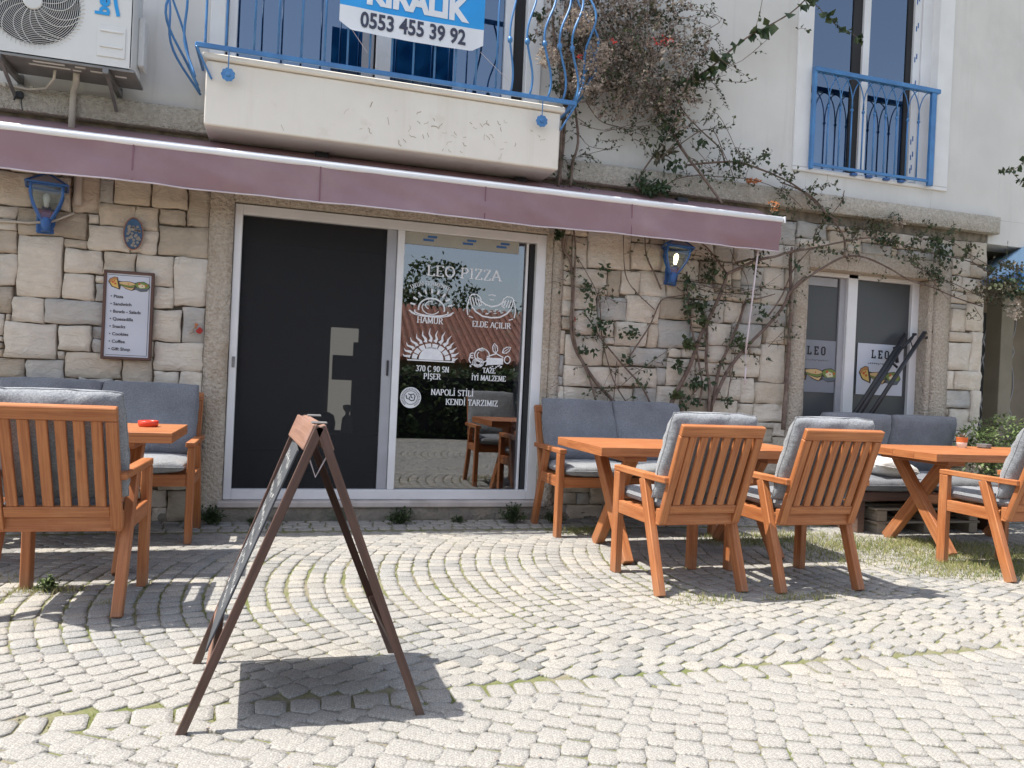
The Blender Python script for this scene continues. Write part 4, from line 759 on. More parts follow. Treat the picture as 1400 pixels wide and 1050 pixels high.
# brick oven with flames
d1 = MB(); cx, cz = 1.115, 1.262
disc(d1, cx, cz, .10, TG, 24)
d1.v[-24:] = [Vector((v.x, v.y, max(v.z, cz))) for v in d1.v[-24:]]
for k in range(8):
    a0, a1 = 180-k*22.5-2, 180-(k+1)*22.5+2
    o = arcpts(cx, cz, .155, .13, a0, a1, 3); i_ = arcpts(cx, cz, .115, .093, a1, a0, 3); base = len(d1.v)
    d1.v += [TG(Vector((p[0], p[1], 0))) for p in o+i_]; d1.face(range(base, base+8))
rb([(cx-.19, cz-.008), (cx+.19, cz-.008)], .010)
for a in range(4, 180, 13):
    r0 = .17; r1 = .20+.055*abs(math.sin(rad(a)))+random.uniform(0, .03); ca, sa = math.cos(rad(a)), math.sin(rad(a))*.85
    w = lambda t: .026*(1-t)+.003
    rb([(cx+r0*ca, cz+r0*sa), (cx+(r0+.3*(r1-r0))*ca+.012, cz+(r0+.3*(r1-r0))*sa), (cx+(r0+.7*(r1-r0))*ca-.004, cz+(r0+.7*(r1-r0))*sa), (cx+r1*ca+.006, cz+r1*sa+.012)], w)
d1.build('oven_drawing', M['white_ink'], dr)
# tomato, leaves, cheese, slices
d1 = MB(); cx, cz = 1.60, 1.305
rb(arcpts(cx-.07, cz+.015, .062, .055, 0, 360, 20), .009); rb([(cx-.10, cz+.06), (cx-.07, cz+.052), (cx-.045, cz+.066), (cx-.07, cz+.052), (cx-.072, cz+.08)], .009); rb(arcpts(cx-.07, cz+.015, .04, .034, 130, 230, 6), .007)
for ox, oz, an in ((.045, .065, 100), (.10, .075, 35)):
    L = .085; ca, sa = math.cos(rad(an)), math.sin(rad(an)); P = lambda u, v: (cx+ox+ca*L*u-sa*v, cz+oz-.03+sa*L*u+ca*v)
    rb([P(0, 0), P(.3, .02), P(.7, .018), P(1, 0), P(.7, -.018), P(.3, -.02), P(0, 0)], .008); rb([P(0, 0), P(.8, 0)], .005)
poly = [(cx-.03, cz-.035), (cx-.03, cz+.0), (cx+.11, cz+.0), (cx+.11, cz-.05), (cx-.03, cz-.062)]
base = len(d1.v); d1.v += [TG(Vector((p[0], p[1], 0))) for p in poly[::-1]]; d1.face(range(base, base+5))
rb([(cx-.03, cz+.006), (cx+.05, cz+.035), (cx+.11, cz+.006)], .009)
for k in range(3): rb(arcpts(cx-.10+.0*k, cz-.045, .022+.012*k, .018+.009*k, 0, 360, 12), .006)
rb(arcpts(cx+.145, cz-.01, .025, .03, 0, 360, 12), .008); rb(arcpts(cx-.155, cz-.02, .02, .03, 60, 260, 8), .009); rb(arcpts(cx-.15, cz+.01, .02, .02, 60, 300, 8), .008)
for k in range(16): x = cx+random.uniform(-.17, .17); z = cz-.07+random.uniform(-.012, .01); rb([(x-.006, z), (x+.006, z)], .009)
d1.build('ingredients_drawing', M['white_ink'], dr)
# round badge
bcx, bcz = .965, .956
b = MB(); disc(b, bcx, bcz, .083, TG, 36); b.build('round_badge', M['white_ink'], dr)
YG -= .0025
d1 = MB(); rb(arcpts(bcx, bcz, .054, .054, 0, 360, 28), .004)
for k in range(30):
    a = rad(-60+k*10); 
    if -60+k*10 > 240: break
    r0, r1 = .062, .075; rb([(bcx+r0*math.cos(a), bcz+r0*math.sin(a)), (bcx+r1*math.cos(a), bcz+r1*math.sin(a))], .0045)
for pts in ([(-.038, .02), (-.03, -.008), (-.012, -.012), (-.008, .008)], [(-.02, .03), (.0, .022), (.02, .03), (.034, .014), (.03, -.01)], [(-.012, -.012), (.004, -.024), (.026, -.02), (.03, -.01)], [(.0, .022), (.004, .004), (.016, -.004)]):
    rb([(bcx+p[0], bcz+p[1]) for p in pts], .008)
d1.build('badge_drawing', M['ink'], dr)
YG += .0025
# --- interior of the cafe
room = sub('interior', bld)
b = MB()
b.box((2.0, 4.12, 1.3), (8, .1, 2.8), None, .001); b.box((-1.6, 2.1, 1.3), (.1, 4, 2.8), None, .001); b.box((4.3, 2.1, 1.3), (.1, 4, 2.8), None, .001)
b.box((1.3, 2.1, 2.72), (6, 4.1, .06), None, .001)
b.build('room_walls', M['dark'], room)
boxo('room_floor', mat('dark_tile_floor', (.07, .065, .06), (.05, .045, .04), 3, .5), -1.6, 4.3, .12, 4.1, .02, .12, room)
A1, A2, A3 = at(453, 447, 4.0), at(491, 447, 4.0), at(455, 588, 4.0)
boxo('far_window', M['backlight'], A1.x, A2.x, 4.03, 4.06, A3.z, A1.z, room)
P1, P2, P3 = at(455, 485, 3.5), at(500, 485, 3.5), at(455, 519, 3.5)
boxo('wall_screen', M['black_metal'], P1.x, P2.x+.2, 3.5, 3.54, P3.z, P1.z, room); P4 = at(483, 468, 3.5); boxo('wall_screen', M['black_metal'], P4.x, P4.x+.4, 3.45, 3.49, P1.z-.02, P4.z, room)
P5 = at(480, 520, 3.4); boxo('cabinet_side', M['black_metal'], P5.x, P5.x+.5, 3.3, 3.34, .2, P5.z, room)
cb = at(430, 600, 2.2); CZ = at(470, 592, 2.2).z; boxo('counter', M['dark'], .2, 3.6, 1.9, 2.5, .12, CZ, room)
gx = at(474, 585, 2.2)
b = MB(); b.lathe((gx.x, 2.2, CZ), [(.001, 0), (.06, .0), (.06, .05), (.055, .13), (.05, .16), (.02, .19), (.02, .22), (.045, .25), (.05, .29), (.001, .30)], 14); b.build('coffee_grinder', M['pvc_grey'], room, True)
gx = at(444, 585, 2.2)
b = MB(); b.lathe((gx.x, 2.25, CZ), [(.001, 0), (.10, .0), (.11, .1), (.09, .18), (.04, .21), (.001, .215)], 14); b.build('round_machine', M['black_metal'], room, True)
# --- LEO window
lw = sub('shop_window', bld)
for x0, x1 in ((4.53, 4.60), (5.125, 5.235), (5.88, 5.966)): boxo('window_frame', M['pvc'], x0, x1, .13, .19, .12, 2.29, lw)
boxo('window_frame', M['pvc'], 4.6, 5.88, .13, .19, 2.25, 2.29, lw); boxo('window_frame', M['pvc'], 4.6, 5.88, .13, .19, .12, .2, lw)
boxo('sash_stile', M['pvc_grey'], 5.06, 5.125, .165, .2, .2, 2.25, lw)
boxo('window_pane', M['grey_film'], 4.6, 5.07, .185, .195, .2, 2.25, lw, .001); boxo('window_pane', M['grey_film'], 5.235, 5.88, .165, .175, .2, 2.25, lw, .001)
boxo('film_strip', M['pvc_grey'], 4.6, 5.03, .17, .18, 2.16, 2.24, lw, .001)
def food(parent, x, z, w, Y, k=1.0):
    "pizza slice, long sandwich and salad plate, flat print; x,z centre, w overall width"
    def P(b, pts, z_=0): 
        base = len(b.v); b.v += [Vector((x+p[0]*w, Y-z_, z+p[1]*w)) for p in pts]; b.face(range(base, base+len(pts)))
    L = [('outline', [(-.50, .07), (-.46, .15), (-.36, .20), (-.28, .19), (-.26, .1), (-.2, .09), (.0, .10), (.13, .07), (.2, .10), (.34, .12), (.46, .06), (.50, -.02), (.42, -.13), (.27, -.15), (.15, -.10), (.06, -.14), (-.08, -.10), (-.2, -.02), (-.22, -.13), (-.42, -.06)]),
         ('crust', [(-.485, .075), (-.45, .14), (-.36, .185), (-.29, .18), (-.29, .13), (-.38, .12), (-.45, .05)]),
         ('cheese', [(-.455, .04), (-.385, .115), (-.295, .125), (-.25, -.10), (-.40, -.045)]),
         ('bread', [(-.24, .065), (-.14, .082), (.0, .088), (.12, .055), (.13, .02), (.03, -.01), (-.1, .0), (-.23, .03)]),
         ('lettuce', [(-.235, .025), (-.1, -.006), (.03, -.018), (.13, .01), (.12, -.03), (.03, -.06), (-.1, -.04), (-.22, .0)]),
         ('bread', [(-.2, -.02), (-.08, -.055), (.03, -.075), (.12, -.05), (.06, -.125), (-.06, -.09)]),
         ('plate', [(.13, -.05), (.47, -.05), (.42, -.115), (.27, -.14), (.17, -.11)]),
         ('lettuce', [(.12, .03), (.2, .085), (.33, .105), (.44, .06), (.48, -.02), (.42, -.06), (.2, -.06)]),
         ('cream_p', [(.2, .0), (.27, .05), (.36, .03), (.38, -.04), (.26, -.06)])]
    for i, (m, pts) in enumerate(L):
        b = MB(); P(b, pts[::-1], .0004*(i+1)); b.build('food_print', M[m], parent)
    b = MB()
    for px, pz, r in ((-.39, .06, .022), (-.33, .02, .02), (-.35, .09, .014), (.24, .05, .02), (.40, .02, .018), (-.02, .03, .012), (.31, -.0, .012)):
        disc(b, x+px*w, z+pz*w, r*w*1.3, lambda p: Vector((p.x, Y-.0045, p.y)), 8)
    b.build('food_print', M['tomato'], parent)
def slab_LEO(b, x, z, h, Y):
    def R(u0, v0, u1, v1, X): b.box((X+(u0+u1)/2*h, Y, z+((v0+v1)/2-.5)*h), ((u1-u0)*h, .001, (v1-v0)*h), None, .0002)
    X = x-1.35*h
    R(.0, .0, .3, .16, X); R(.07, .16, .25, .84, X); R(.0, .84, .32, 1, X); R(.3, 0, .62, .16, X); R(.46, .16, .62, .34, X)
    X += .95*h
    R(0, 0, .62, .16, X); R(.07, .16, .25, .84, X); R(0, .84, .62, 1, X); R(.46, .16, .62, .3, X); R(.46, .7, .62, .84, X); R(.25, .42, .45, .58, X)
    X += .95*h
    R(.0, .14, .19, .86, X); R(.43, .14, .62, .86, X); R(.1, 0, .52, .16, X); R(.1, .84, .52, 1, X)
for x0, x1, Y, pm, wd in ((4.60, 5.05, .178, 'poster_in', .50), (5.285, 5.83, .155, 'poster', .50)):
    pz = sub('window_poster', lw) if False else lw
    boxo('window_poster', M[pm], x0, x1, Y, Y+.003, 1.15, 1.645, lw, .0005)
    cx = (x0+x1)/2 if x0 > 5 else 4.84
    b = MB(); slab_LEO(b, cx, 1.545, .082, Y-.002); b.build('poster_lettering', M['ink'], lw)
    b = MB()
    for k in range(12): b.box((cx-.14+k*.024, Y-.001, 1.455+random.uniform(-.003, .003)), (.017, .001, random.choice([.007, .012])), None, .0002)
    b.build('poster_small_print', M['ink_grey'], lw)
    food(lw, cx+(.0 if x0 > 5 else .0), 1.325, .50, Y-.0015)
# --- balcony
balc = sub('balcony', bld)
boxo('balcony_slab', M['balcony'], -.595, 1.955, -.40, -.001, 2.765, 3.20, balc, .008)
boxo('balcony_coping', M['balcony'], -.62, 1.985, -.425, .0, 3.203, 3.245, balc, .008)
b = MB()
for k in range(48):
    x = random.gauss(1.15, .45); z = random.uniform(2.80, 3.08)
    if not -.5 < x < 1.9: continue
    pts = [(x, z)]; an = random.uniform(0, 6.28)
    for j in range(random.randint(2, 5)): an += random.uniform(-.9, .9); pts.append((pts[-1][0]+.011*math.cos(an), pts[-1][1]+.011*math.sin(an)))
    ribbon(b, pts, random.uniform(.0015, .005), T=lambda p: Vector((p.x, -.4012-p.z, p.y)))
b.build('peeling_marks', mat('peeled_paint_edge', (.36, .29, .20), rough=.9), balc, kind='stuff')
rl = sub('balcony_railing', bld)
YR = -.455
b = MB(); b.beam((-.66, YR, 3.272), (2.06, YR, 3.272), .018, .034, (0, 1, 0)); b.build('bottom_rail', M['blue_paint'], rl)
b = MB(); b.beam((-.66, YR, 4.28), (2.06, YR, 4.28), .022, .04, (0, 1, 0)); b.build('top_rail', M['blue_paint'], rl)
for x in [-.29+.155*i for i in range(12)]:
    b = MB(); b.tube([(x, YR, 3.28), (x, YR, 4.27)], .0075, 6); b.build('baluster', M['blue_paint'], rl, True)
for x, s in ((1.52, .5), (1.66, .8), (1.80, 1), (1.92, 1), (2.02, 1), (-.6, .0), (-.47, 0)):
    b = MB(); pts = []
    for i in range(25):
        t = i/24; z = 3.28+t
        pts.append((x+s*.045*math.sin(t*6.28*1.5+.6), YR-.075*s*math.sin(t*3.14)**2, z))
    b.tube(pts, .0085, 6)
    if s: b.lathe((pts[9][0], pts[9][1], pts[9][2]), [(.001, -.03), (.018, -.015), (.020, 0), (.018, .015), (.001, .03)], 8)
    b.build('baluster', M['blue_paint'], rl, True)
for sx, xs in ((-1, -.655), (1, 2.055)):
    for k, yb in enumerate((-.44, -.33, -.22, -.11)):
        b = MB(); pts = []
        for i in range(25):
            t = i/24; z = 3.06+1.22*t if sx < 0 else 3.27+1.0*t
            out = (.12+.055*k)*max(0, math.sin(t*3.14*1.0))*(1-.25*t)+.035*math.sin(t*11+k*2.1)*math.sin(t*3.14)
            pts.append((xs+sx*out, yb+.07*math.sin(t*7+k*.9), z))
        b.tube(pts, .0085, 6); b.build('curved_baluster', M['blue_paint'], rl, True)
    b = MB(); b.beam((xs, YR, 3.272), (xs, -.01, 3.272), .03, .018, (0, 0, 1)); b.build('side_rail', M['blue_paint'], rl)
    b = MB(); b.beam((xs, YR, 4.28), (xs, -.01, 4.28), .04, .022, (0, 0, 1)); b.build('side_rail', M['blue_paint'], rl)
    b = MB(); b.beam((xs+sx*.0, YR, 3.26), (xs-sx*.10, -.405, 3.07), .03, .012, (0, 1, 0)); b.build('rail_bracket', M['blue_paint'], rl)
for x in (-.448, 1.785):
    b = MB(); b.tube([(x, YR-.01, 3.27), (x, YR-.01, 3.14)], .004, 6)
    n = 9; pts = []
    for i in range(n*4):
        a = 2*math.pi*i/(n*4); r = .040+.006*abs(math.sin(a*n/2)); pts.append((x+r*math.cos(a), YR-.012, 3.098+r*math.sin(a)))
    b.prism(pts, (0, .010, 0)); b.lathe((x, YR-.014, 3.098), [(.001, .006), (.014, .004), (.016, 0)], 12, axis=RX90); b.build('medallion', M['blue_paint'], rl)
# --- window guard (right upper window)
wg = sub('window_guard', bld)
YW = -.06
b = MB(); b.beam((4.485, YW, 4.075), (5.90, YW, 4.075), .05, .04, (0, 1, 0)); b.build('top_rail', M['blue_paint'], wg)
b = MB(); b.beam((4.485, YW, 3.215), (5.86, YW, 3.215), .016, .028, (0, 1, 0)); b.build('bottom_rail', M['blue_paint'], wg)
for x, d in ((4.495, .03), (5.835, .055)):
    b = MB(); b.beam((x, YW, 3.17), (x, YW, 4.06), d, .035, (1, 0, 0)); b.build('guard_post', M['blue_paint'], wg)
nb = 9; sp = (5.80-4.53)/(nb+1)
for i in range(nb):
    x = 4.53+sp*(i+1)
    b = MB(); b.tube([(x, YW, 3.22), (x, YW, 3.78)], .008, 6); b.lathe((x, YW, 3.76), [(.001, -.02), (.014, -.008), (.014, .008), (.001, .02)], 8)
    for s in (-1, 1):
        b.tube([(x+s*sp*1.0*(1-math.cos(t*1.57)), YW+.006*s, 3.78+.275*math.sin(t*1.57)) for t in [q/8 for q in range(9)]], .0055, 5)
    b.build('arched_baluster', M['blue_paint'], wg, True)
b = MB()
for x in (4.98, 5.15, 5.35, 5.52): b.box((x, -.035, 3.182), (.06, .05, .022), None, .004)
b.build('guard_fixing', M['blue_dark'], wg)
# --- porch recess to the right of the corner
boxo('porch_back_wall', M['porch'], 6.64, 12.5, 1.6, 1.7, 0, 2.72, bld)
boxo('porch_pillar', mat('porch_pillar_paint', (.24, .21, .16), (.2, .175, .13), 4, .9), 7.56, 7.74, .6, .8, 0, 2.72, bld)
boxo('porch_doorway', M['dark'], 7.5, 8.46, 1.55, 1.598, 0, 2.25, bld)
gr = sub('wrought_iron_grille', bld)
for c in range(-2, 3):
    for s in (1, -1):
        b = MB(); pts = []
        for i in range(61):
            t = i/60; z = .2+1.95*t; pts.append((8.09+.22*c+s*(.105-.21*abs(math.sin(t*3.14*2.5)))*.5, 1.3+.004*s, z))
        b.tube(pts, .008, 5); b.build('curved_bar', M['pvc_grey'], gr, True)
# ================================================================ WALL FITTINGS
# --- air conditioner
ac = thing('air_conditioner', 'white outdoor air conditioning unit with round fan grille on steel brackets above the awning', 'air conditioner')
X0, X1, Z0, Z1, YF, YB = -1.90, -1.044, 3.045, 3.66, -.45, -.13
fx, fz, fr = -1.612, 3.372, .262
b = MB()   # casing with a round hole in the front
n = 48; ring = [(fx+fr*math.cos(2*math.pi*i/n), fz+fr*math.sin(2*math.pi*i/n)) for i in range(n)]
def sq(a):
    c, s = math.cos(a), math.sin(a); m = max(abs(c)/((X1-fx) if c > 0 else (fx-X0)), abs(s)/((Z1-fz) if s > 0 else (fz-Z0))); return (fx+c/m, fz+s/m)
outer = [sq(2*math.pi*i/n) for i in range(n)]
base = len(b.v)
b.v += [Vector((p[0], YF, p[1])) for p in ring]+[Vector((p[0], YF, p[1])) for p in outer]+[Vector((p[0], YF+.06, p[1])) for p in ring]
for i in range(n):
    j = (i+1) % n; b.face((base+i, base+j, base+n+j, base+n+i)); b.face((base+i, base+2*n+i, base+2*n+j, base+j))
for cxn in ((X1, Z1), (X0, Z1), (X1, Z0), (X0, Z0)):
    best = sorted(range(n), key=lambda i: (outer[i][0]-cxn[0])**2+(outer[i][1]-cxn[1])**2)[:2]
    b.poly([(outer[best[0]][0], YF, outer[best[0]][1]), (outer[best[1]][0], YF, outer[best[1]][1]), (cxn[0], YF, cxn[1])])
b.box((X1-.006, (YF+YB)/2, (Z0+Z1)/2), (.012, YB-YF, Z1-Z0), None, .004); b.box((X0+.006, (YF+YB)/2, (Z0+Z1)/2), (.012, YB-YF, Z1-Z0), None, .004)
b.box(((X0+X1)/2, (YF+YB)/2, Z1-.006), (X1-X0, YB-YF, .012), None, .004); b.box(((X0+X1)/2, YB-.006, (Z0+Z1)/2), (X1-X0-.03, .012, Z1-Z0-.03), None, .002)
b.build('casing', M['ac'], ac)
boxo('fan_well', M['dark'], fx-.27, fx+.27, YF+.13, YF+.14, fz-.27, fz+.27, ac)
boxo('base_plate', M['galv'], X0+.01, X1+.02, YF+.01, YB+.02, Z0-.02, Z0-.002, ac, .002)
b = MB()
for x0, x1, y in ((-1.62, -1.44, -.40), (-1.66, -1.42, -.34), (-1.38, -1.32, -.40), (-1.41, -1.36, -.33), (-1.30, -1.22, -.36), (-1.16, -1.09, -.33)): b.box(((x0+x1)/2, y, Z0-.0215), (x1-x0, .022, .003), None, .001)
b.build('drain_slots', M['ac'], ac)
b = MB()
for k in range(5):
    a0 = 2*math.pi*k/5; pts = []
    for i in range(7):
        t = i/6; a = a0+.35*t; pts.append((fx+(.05+.19*t)*math.cos(a), YF+.10, fz+(.05+.19*t)*math.sin(a)))
    for i in range(6):
        p, q = Vector(pts[i]), Vector(pts[i+1]); wd = .07+.03*i/6; s = Vector((-(q-p).z, .3*wd*8, (q-p).x)).normalized()*wd
        b.poly([p, q, q+s, p+s])
b.lathe((fx, YF+.08, fz), [(.001, .03), (.05, .02), (.055, 0)], 16, axis=RX90)
b.build('fan_blades', mat('grey_fan_plastic', (.14, .14, .15), rough=.5), ac)
b = MB()
for r in [.065+.0108*i for i in range(19)]:
    yy = YF-.004-.022*(1-(r/.27)**2); b.tube([(fx+r*math.cos(2*math.pi*i/40), yy, fz+r*math.sin(2*math.pi*i/40)) for i in range(41)], .0017, 4, cap=False)
for k in range(18):
    a0 = 2*math.pi*k/18; pts = []
    for i in range(10):
        t = i/9; r = .05+.215*t; a = a0+.55*t*t+(.25 if k % 2 else 0)*t**4; pts.append((fx+r*math.cos(a), YF-.006-.022*(1-(r/.27)**2), fz+r*math.sin(a)))
    b.tube(pts, .0024, 4)
b.build('fan_grille', M['ac'], ac)
b = MB(); b.lathe((fx, YF-.030, fz), [(.001, .012), (.05, .010), (.055, .004), (.055, 0)], 24, axis=RX90); b.build('grille_badge', M['ac'], ac)
b = MB()
for k in range(64):
    a = 2*math.pi*k/64; b.beam((fx+.258*math.cos(a), YF-.003, fz+.258*math.sin(a)), (fx+.285*math.cos(a+.05), YF-.003, fz+.285*math.sin(a+.05)), .004, .006, (-math.sin(a), 0, math.cos(a)), .001)
b.build('grille_ribs', M['ac'], ac)
b = MB(); b.box((-1.165, YF-.004, 3.20), (.165, .006, .20), None, .003); b.build('access_cover', M['ac'], ac)
b = MB(); b.box((-1.165, YF-.010, 3.265), (.135, .008, .012), None, .003); b.box((-1.165, YF-.010, 3.165), (.135, .008, .012), None, .003); b.build('cover_ridge', M['ac'], ac)
boxo('valve_cover', M['ac'], X1, X1+.04, YB-.14, YB+.01, Z0+.09, Z0+.42, ac, .012)
RUP = Matrix(((0, -1, 0), (0, 0, -1), (1, 0, 0)))  # text running upward on the front
text('beko', .115, M['blue_logo'], ac, (at(141, 20, YF).x, YF-.005, at(141, 21, YF).z), 'brand_lettering', .0045, R=RUP, align='LEFT')
b = MB(); ribbon(b, [(at(162, 23, YF).x, at(162, 23, YF).z), (at(159, 8, YF).x, at(159, 8, YF).z), (at(157, -6, YF).x, at(157, -6, YF).z), (at(157, -20, YF).x, at(157, -20, YF).z)], .022, T=lambda p: Vector((p.x, YF-.005-p.z, p.y))); b.build('brand_stroke', M['blue_logo'], ac)
for x in (-1.80, -1.19):
    b = MB(); b.box((x, -.235, 3.005), (.035, .46, .035), None, .003); b.box((x, -.015, 2.93), (.035, .02, .24), None, .003); b.beam((x, -.40, 3.0), (x, -.03, 2.84), .022, .014, (1, 0, 0)); b.build('wall_bracket', M['galv'], ac)
# pipes
dp = thing('drain_pipe', 'beige plastic pipe running down from the air conditioner over the rough ledge', 'pipe')
one(lambda b: b.tube([(-1.40, -.28, 3.03), (-1.42, -.20, 2.98), (-1.45, -.13, 2.96), (-1.455, -.12, 2.9), (-1.455, -.12, 2.70)], .021, 10), 'pipe', M['pipe'], dp, True)
dh = thing('cable_conduit', 'thin beige hose looping along the ledge under the air conditioner', 'cable')
one(lambda b: b.tube([(-1.52, -.3, 3.02), (-1.53, -.28, 2.97), (-1.60, -.18, 2.93), (-1.72, -.12, 2.925), (-1.86, -.11, 2.94), (-2.3, -.11, 2.95)], .009, 8), 'hose', M['pipe'], dh, True)
one(lambda b: [b.box((x, -.12, 2.935), (.02, .02, .03), None, .003) for x in (-1.86, -1.70)], 'hose_clip', M['pipe'], dh)
hb = thing('ledge_socket', 'small broken socket with loose wires in a hole of the rough ledge', 'socket')
one(lambda b: (b.box((-1.775, -.105, 2.885), (.045, .03, .045), None, .006), b.tube([(-1.76, -.12, 2.87), (-1.755, -.13, 2.82), (-1.75, -.12, 2.78)], .004, 5), b.tube([(-1.79, -.12, 2.87), (-1.80, -.13, 2.84)], .006, 5)), 'socket', M['black_metal'], hb)
# --- awning
aw = thing('retracted_awning', 'long retracted maroon awning with white front bar over the cafe front', 'awning')
AX0, AX1, AY = -3.4, 3.985, -.385
b = MB(); b.box(((AX0+AX1)/2, AY, 2.588), (AX1-AX0, .07, .05), None, .014); b.build('front_bar', M['awning_bar'], aw, True)
b = MB(); b.box((AX1+.008, AY, 2.588), (.018, .076, .056), None, .006); b.box((AX0-.008, AY, 2.588), (.018, .076, .056), None, .006); b.build('end_cap', M['awning_bar'], aw)
def cloth(b, P, nu, nv):
    base = len(b.v)
    for i in range(nu+1):
        for j in range(nv+1): b.v.append(Vector(P(i/nu, j/nv)))
    for i in range(nu):
        for j in range(nv): k = base+i*(nv+1)+j; b.face((k, k+nv+1, k+nv+2, k+1))
VL = AX1-AX0-.03
def val(u, v):
    x = AX0+.01+VL*u; d = 1-v
    y = AY-.012+.014*v*math.sin(x*3.1+v*2)+.035*v*vnoise(x*1.6-v*1.2, v*1.5, 4)+.020*(.3+v)*vnoise(x*4.5-v*2.5, v*2, 9)-.012
    return (x, y, 2.568-.245*v+.009*vnoise(x*1.5, 0, 2)*v)
b = MB(); cloth(b, val, 240, 6); v_ = b.build('valance', M['awning'], aw, True)
b = MB(); b.tube([tuple(Vector(val(i/120, 1.0))+Vector((0, -.002, -.003))) for i in range(121)], .006, 5); b.build('hem', M['hem'], aw, True)
SM = mat('awning_seam', (.22, .115, .14), rough=.9)
for xs in (-1.03, .17, 1.37, 2.57): 
    b = MB(); b.poly([Vector(val((xs+d-AX0)/VL, t/4)) + Vector((0, -.004, 0)) for d, t in ((0, 0), (.01, 0), (.01, 4), (0, 4))][::-1]); b.build('seam', SM, aw)
def top(u, v):
    x = AX0+.01+VL*u; return (x, AY+.02+.335*v, 2.606+.15*v-.010*math.sin(v*3.1)+.003*vnoise(x*3, v, 1))
b = MB(); cloth(b, top, 120, 4); b.build('top_cloth', M['awning'], aw, True)
b = MB(); b.tube([(AX0, -.055, 2.68), (AX1-.02, -.055, 2.68)], .045, 12); b.build('roller', M['galv'], aw, True)
for x in (-2.2, .2, 1.75, 3.2):
    b = MB(); b.box((x, -.055, 2.735), (.10, .09, .05), None, .006); b.beam((x, -.08, 2.62), (x+.0, AY+.02, 2.575), .03, .02, (1, 0, 0)); b.build('awning_bracket', M['black_metal'], aw)
b = MB(); b.tube([(3.80, -.34, 2.56), (3.80, -.335, 2.3), (3.77, -.33, 1.9), (3.745, -.33, 1.62), (3.73, -.33, 1.45)], .008, 6); b.tube([(3.73, -.33, 1.45), (3.735, -.33, 1.38), (3.74, -.33, 1.33)], .003, 5); b.tube([(3.74, -.33, 1.33), (3.735, -.33, 1.18)], .008, 6); b.build('crank_rod', M['hem'], aw, True)
# --- wall lanterns
def lantern(x, z, label, lit, tilt=0):
    t = thing('wall_lantern', label, 'wall lamp', (x, -.17, z), tilt, 'blue wall lanterns')
    b = MB(); H = .20; rt, rb_ = .078, .03
    def sqr(r, zz, k): a = math.pi/4+k*math.pi/2; return Vector((r*1.414*math.cos(a), r*1.414*math.sin(a), zz))
    prof = [(0, .075), (.05, .078), (.10, .066), (.15, .045), (.19, .025)]
    b = MB()
    for k in range(4): b.tube([sqr(r, .10-zz, k) for zz, r in prof], .007, 6)
    for k in range(4): b.beam(sqr(.080, .10, k), sqr(.080, .10, (k+1) % 4), .014, .014, (0, 0, 1))
    b.build('lantern_cage', M['blue_dark'], t)
    b = MB()
    for k in range(4): b.tube([sqr(.100, .105, k), (0, 0, .185)], .006, 6); b.beam(sqr(.1, .105, k), sqr(.1, .105, (k+1) % 4), .010, .012, (0, 0, 1))
    b.lathe((0, 0, .185), [(.001, -.01), (.012, 0), (.008, .015), (.001, .02)], 8); b.build('roof_frame', M['blue_dark'], t)
    b = MB()
    for k in range(4): b.poly([sqr(.094, .109, k), sqr(.094, .109, (k+1) % 4), (0, 0, .18)])
    b.build('roof_glass', M['pvc_grey'], t)
    b = MB()
    for k in range(4):
        for i in range(4):
            b.poly([sqr(prof[i][1]*.96, .10-prof[i][0], k), sqr(prof[i][1]*.96, .10-prof[i][0], (k+1) % 4), sqr(prof[i+1][1]*.96, .10-prof[i+1][0], (k+1) % 4), sqr(prof[i+1][1]*.96, .10-prof[i+1][0], k)])
    b.build('lantern_pane', M['glass_clear'], t)
    b = MB(); b.lathe((0, 0, -.135), [(.001, -.03), (.010, -.025), (.022, .0), (.030, .05), (.026, .055), (.001, .06)], 12); b.build('lantern_base', M['blue_dark'], t, True)
    b = MB(); b.prism([(.022, .02, -.05), (.022, .02, -.16), (.022, .16, -.15), (.022, .16, -.02), (.022, .09, -.0)], (-.044, 0, 0)); b.box((0, .135, -.085), (.095, .03, .15), None, .01); b.build('wall_arm', M['blue_dark'], t)
    b = MB(); b.lathe((.0, 0, -.02), [(.001, .085), (.013, .075), (.018, .055), (.013, .02), (.010, .0), (.001, 0)], 12); b.build('lamp_bulb', M['bulb'] if lit else M['white_glaze'], t, True)
    t.scale = (1.2, 1.2, 1.12)
    return t
lantern(-1.572, 2.165, 'blue metal wall lantern with unlit bulb on the stones left of the menu board', False, .25)
ll = lantern(3.118, 2.19, 'blue metal wall lantern with its bulb lit hanging crooked among the vines', True, -.35)
ll.rotation_euler.y = rad(7)
lc = thing('lantern_cable', 'cream cable running along the stones to the blue lantern on the left', 'cable')
one(lambda b: b.tube([(-2.4, -.03, 2.04), (-1.85, -.032, 2.045), (-1.70, -.032, 2.05), (-1.62, -.05, 2.06), (-1.56, -.06, 2.07), (-1.49, -.05, 2.11), (-1.44, -.03, 2.145)], .009, 7), 'cable', M['pipe'], lc, True)
lp = thing('wall_pipe', 'short cream plastic pipe on the stones behind the left lantern', 'pipe')
one(lambda b: b.tube([(-1.42, -.03, 2.7), (-1.42, -.032, 2.30), (-1.418, -.03, 2.20)], .026, 10), 'pipe', M['pipe'], lp, True)
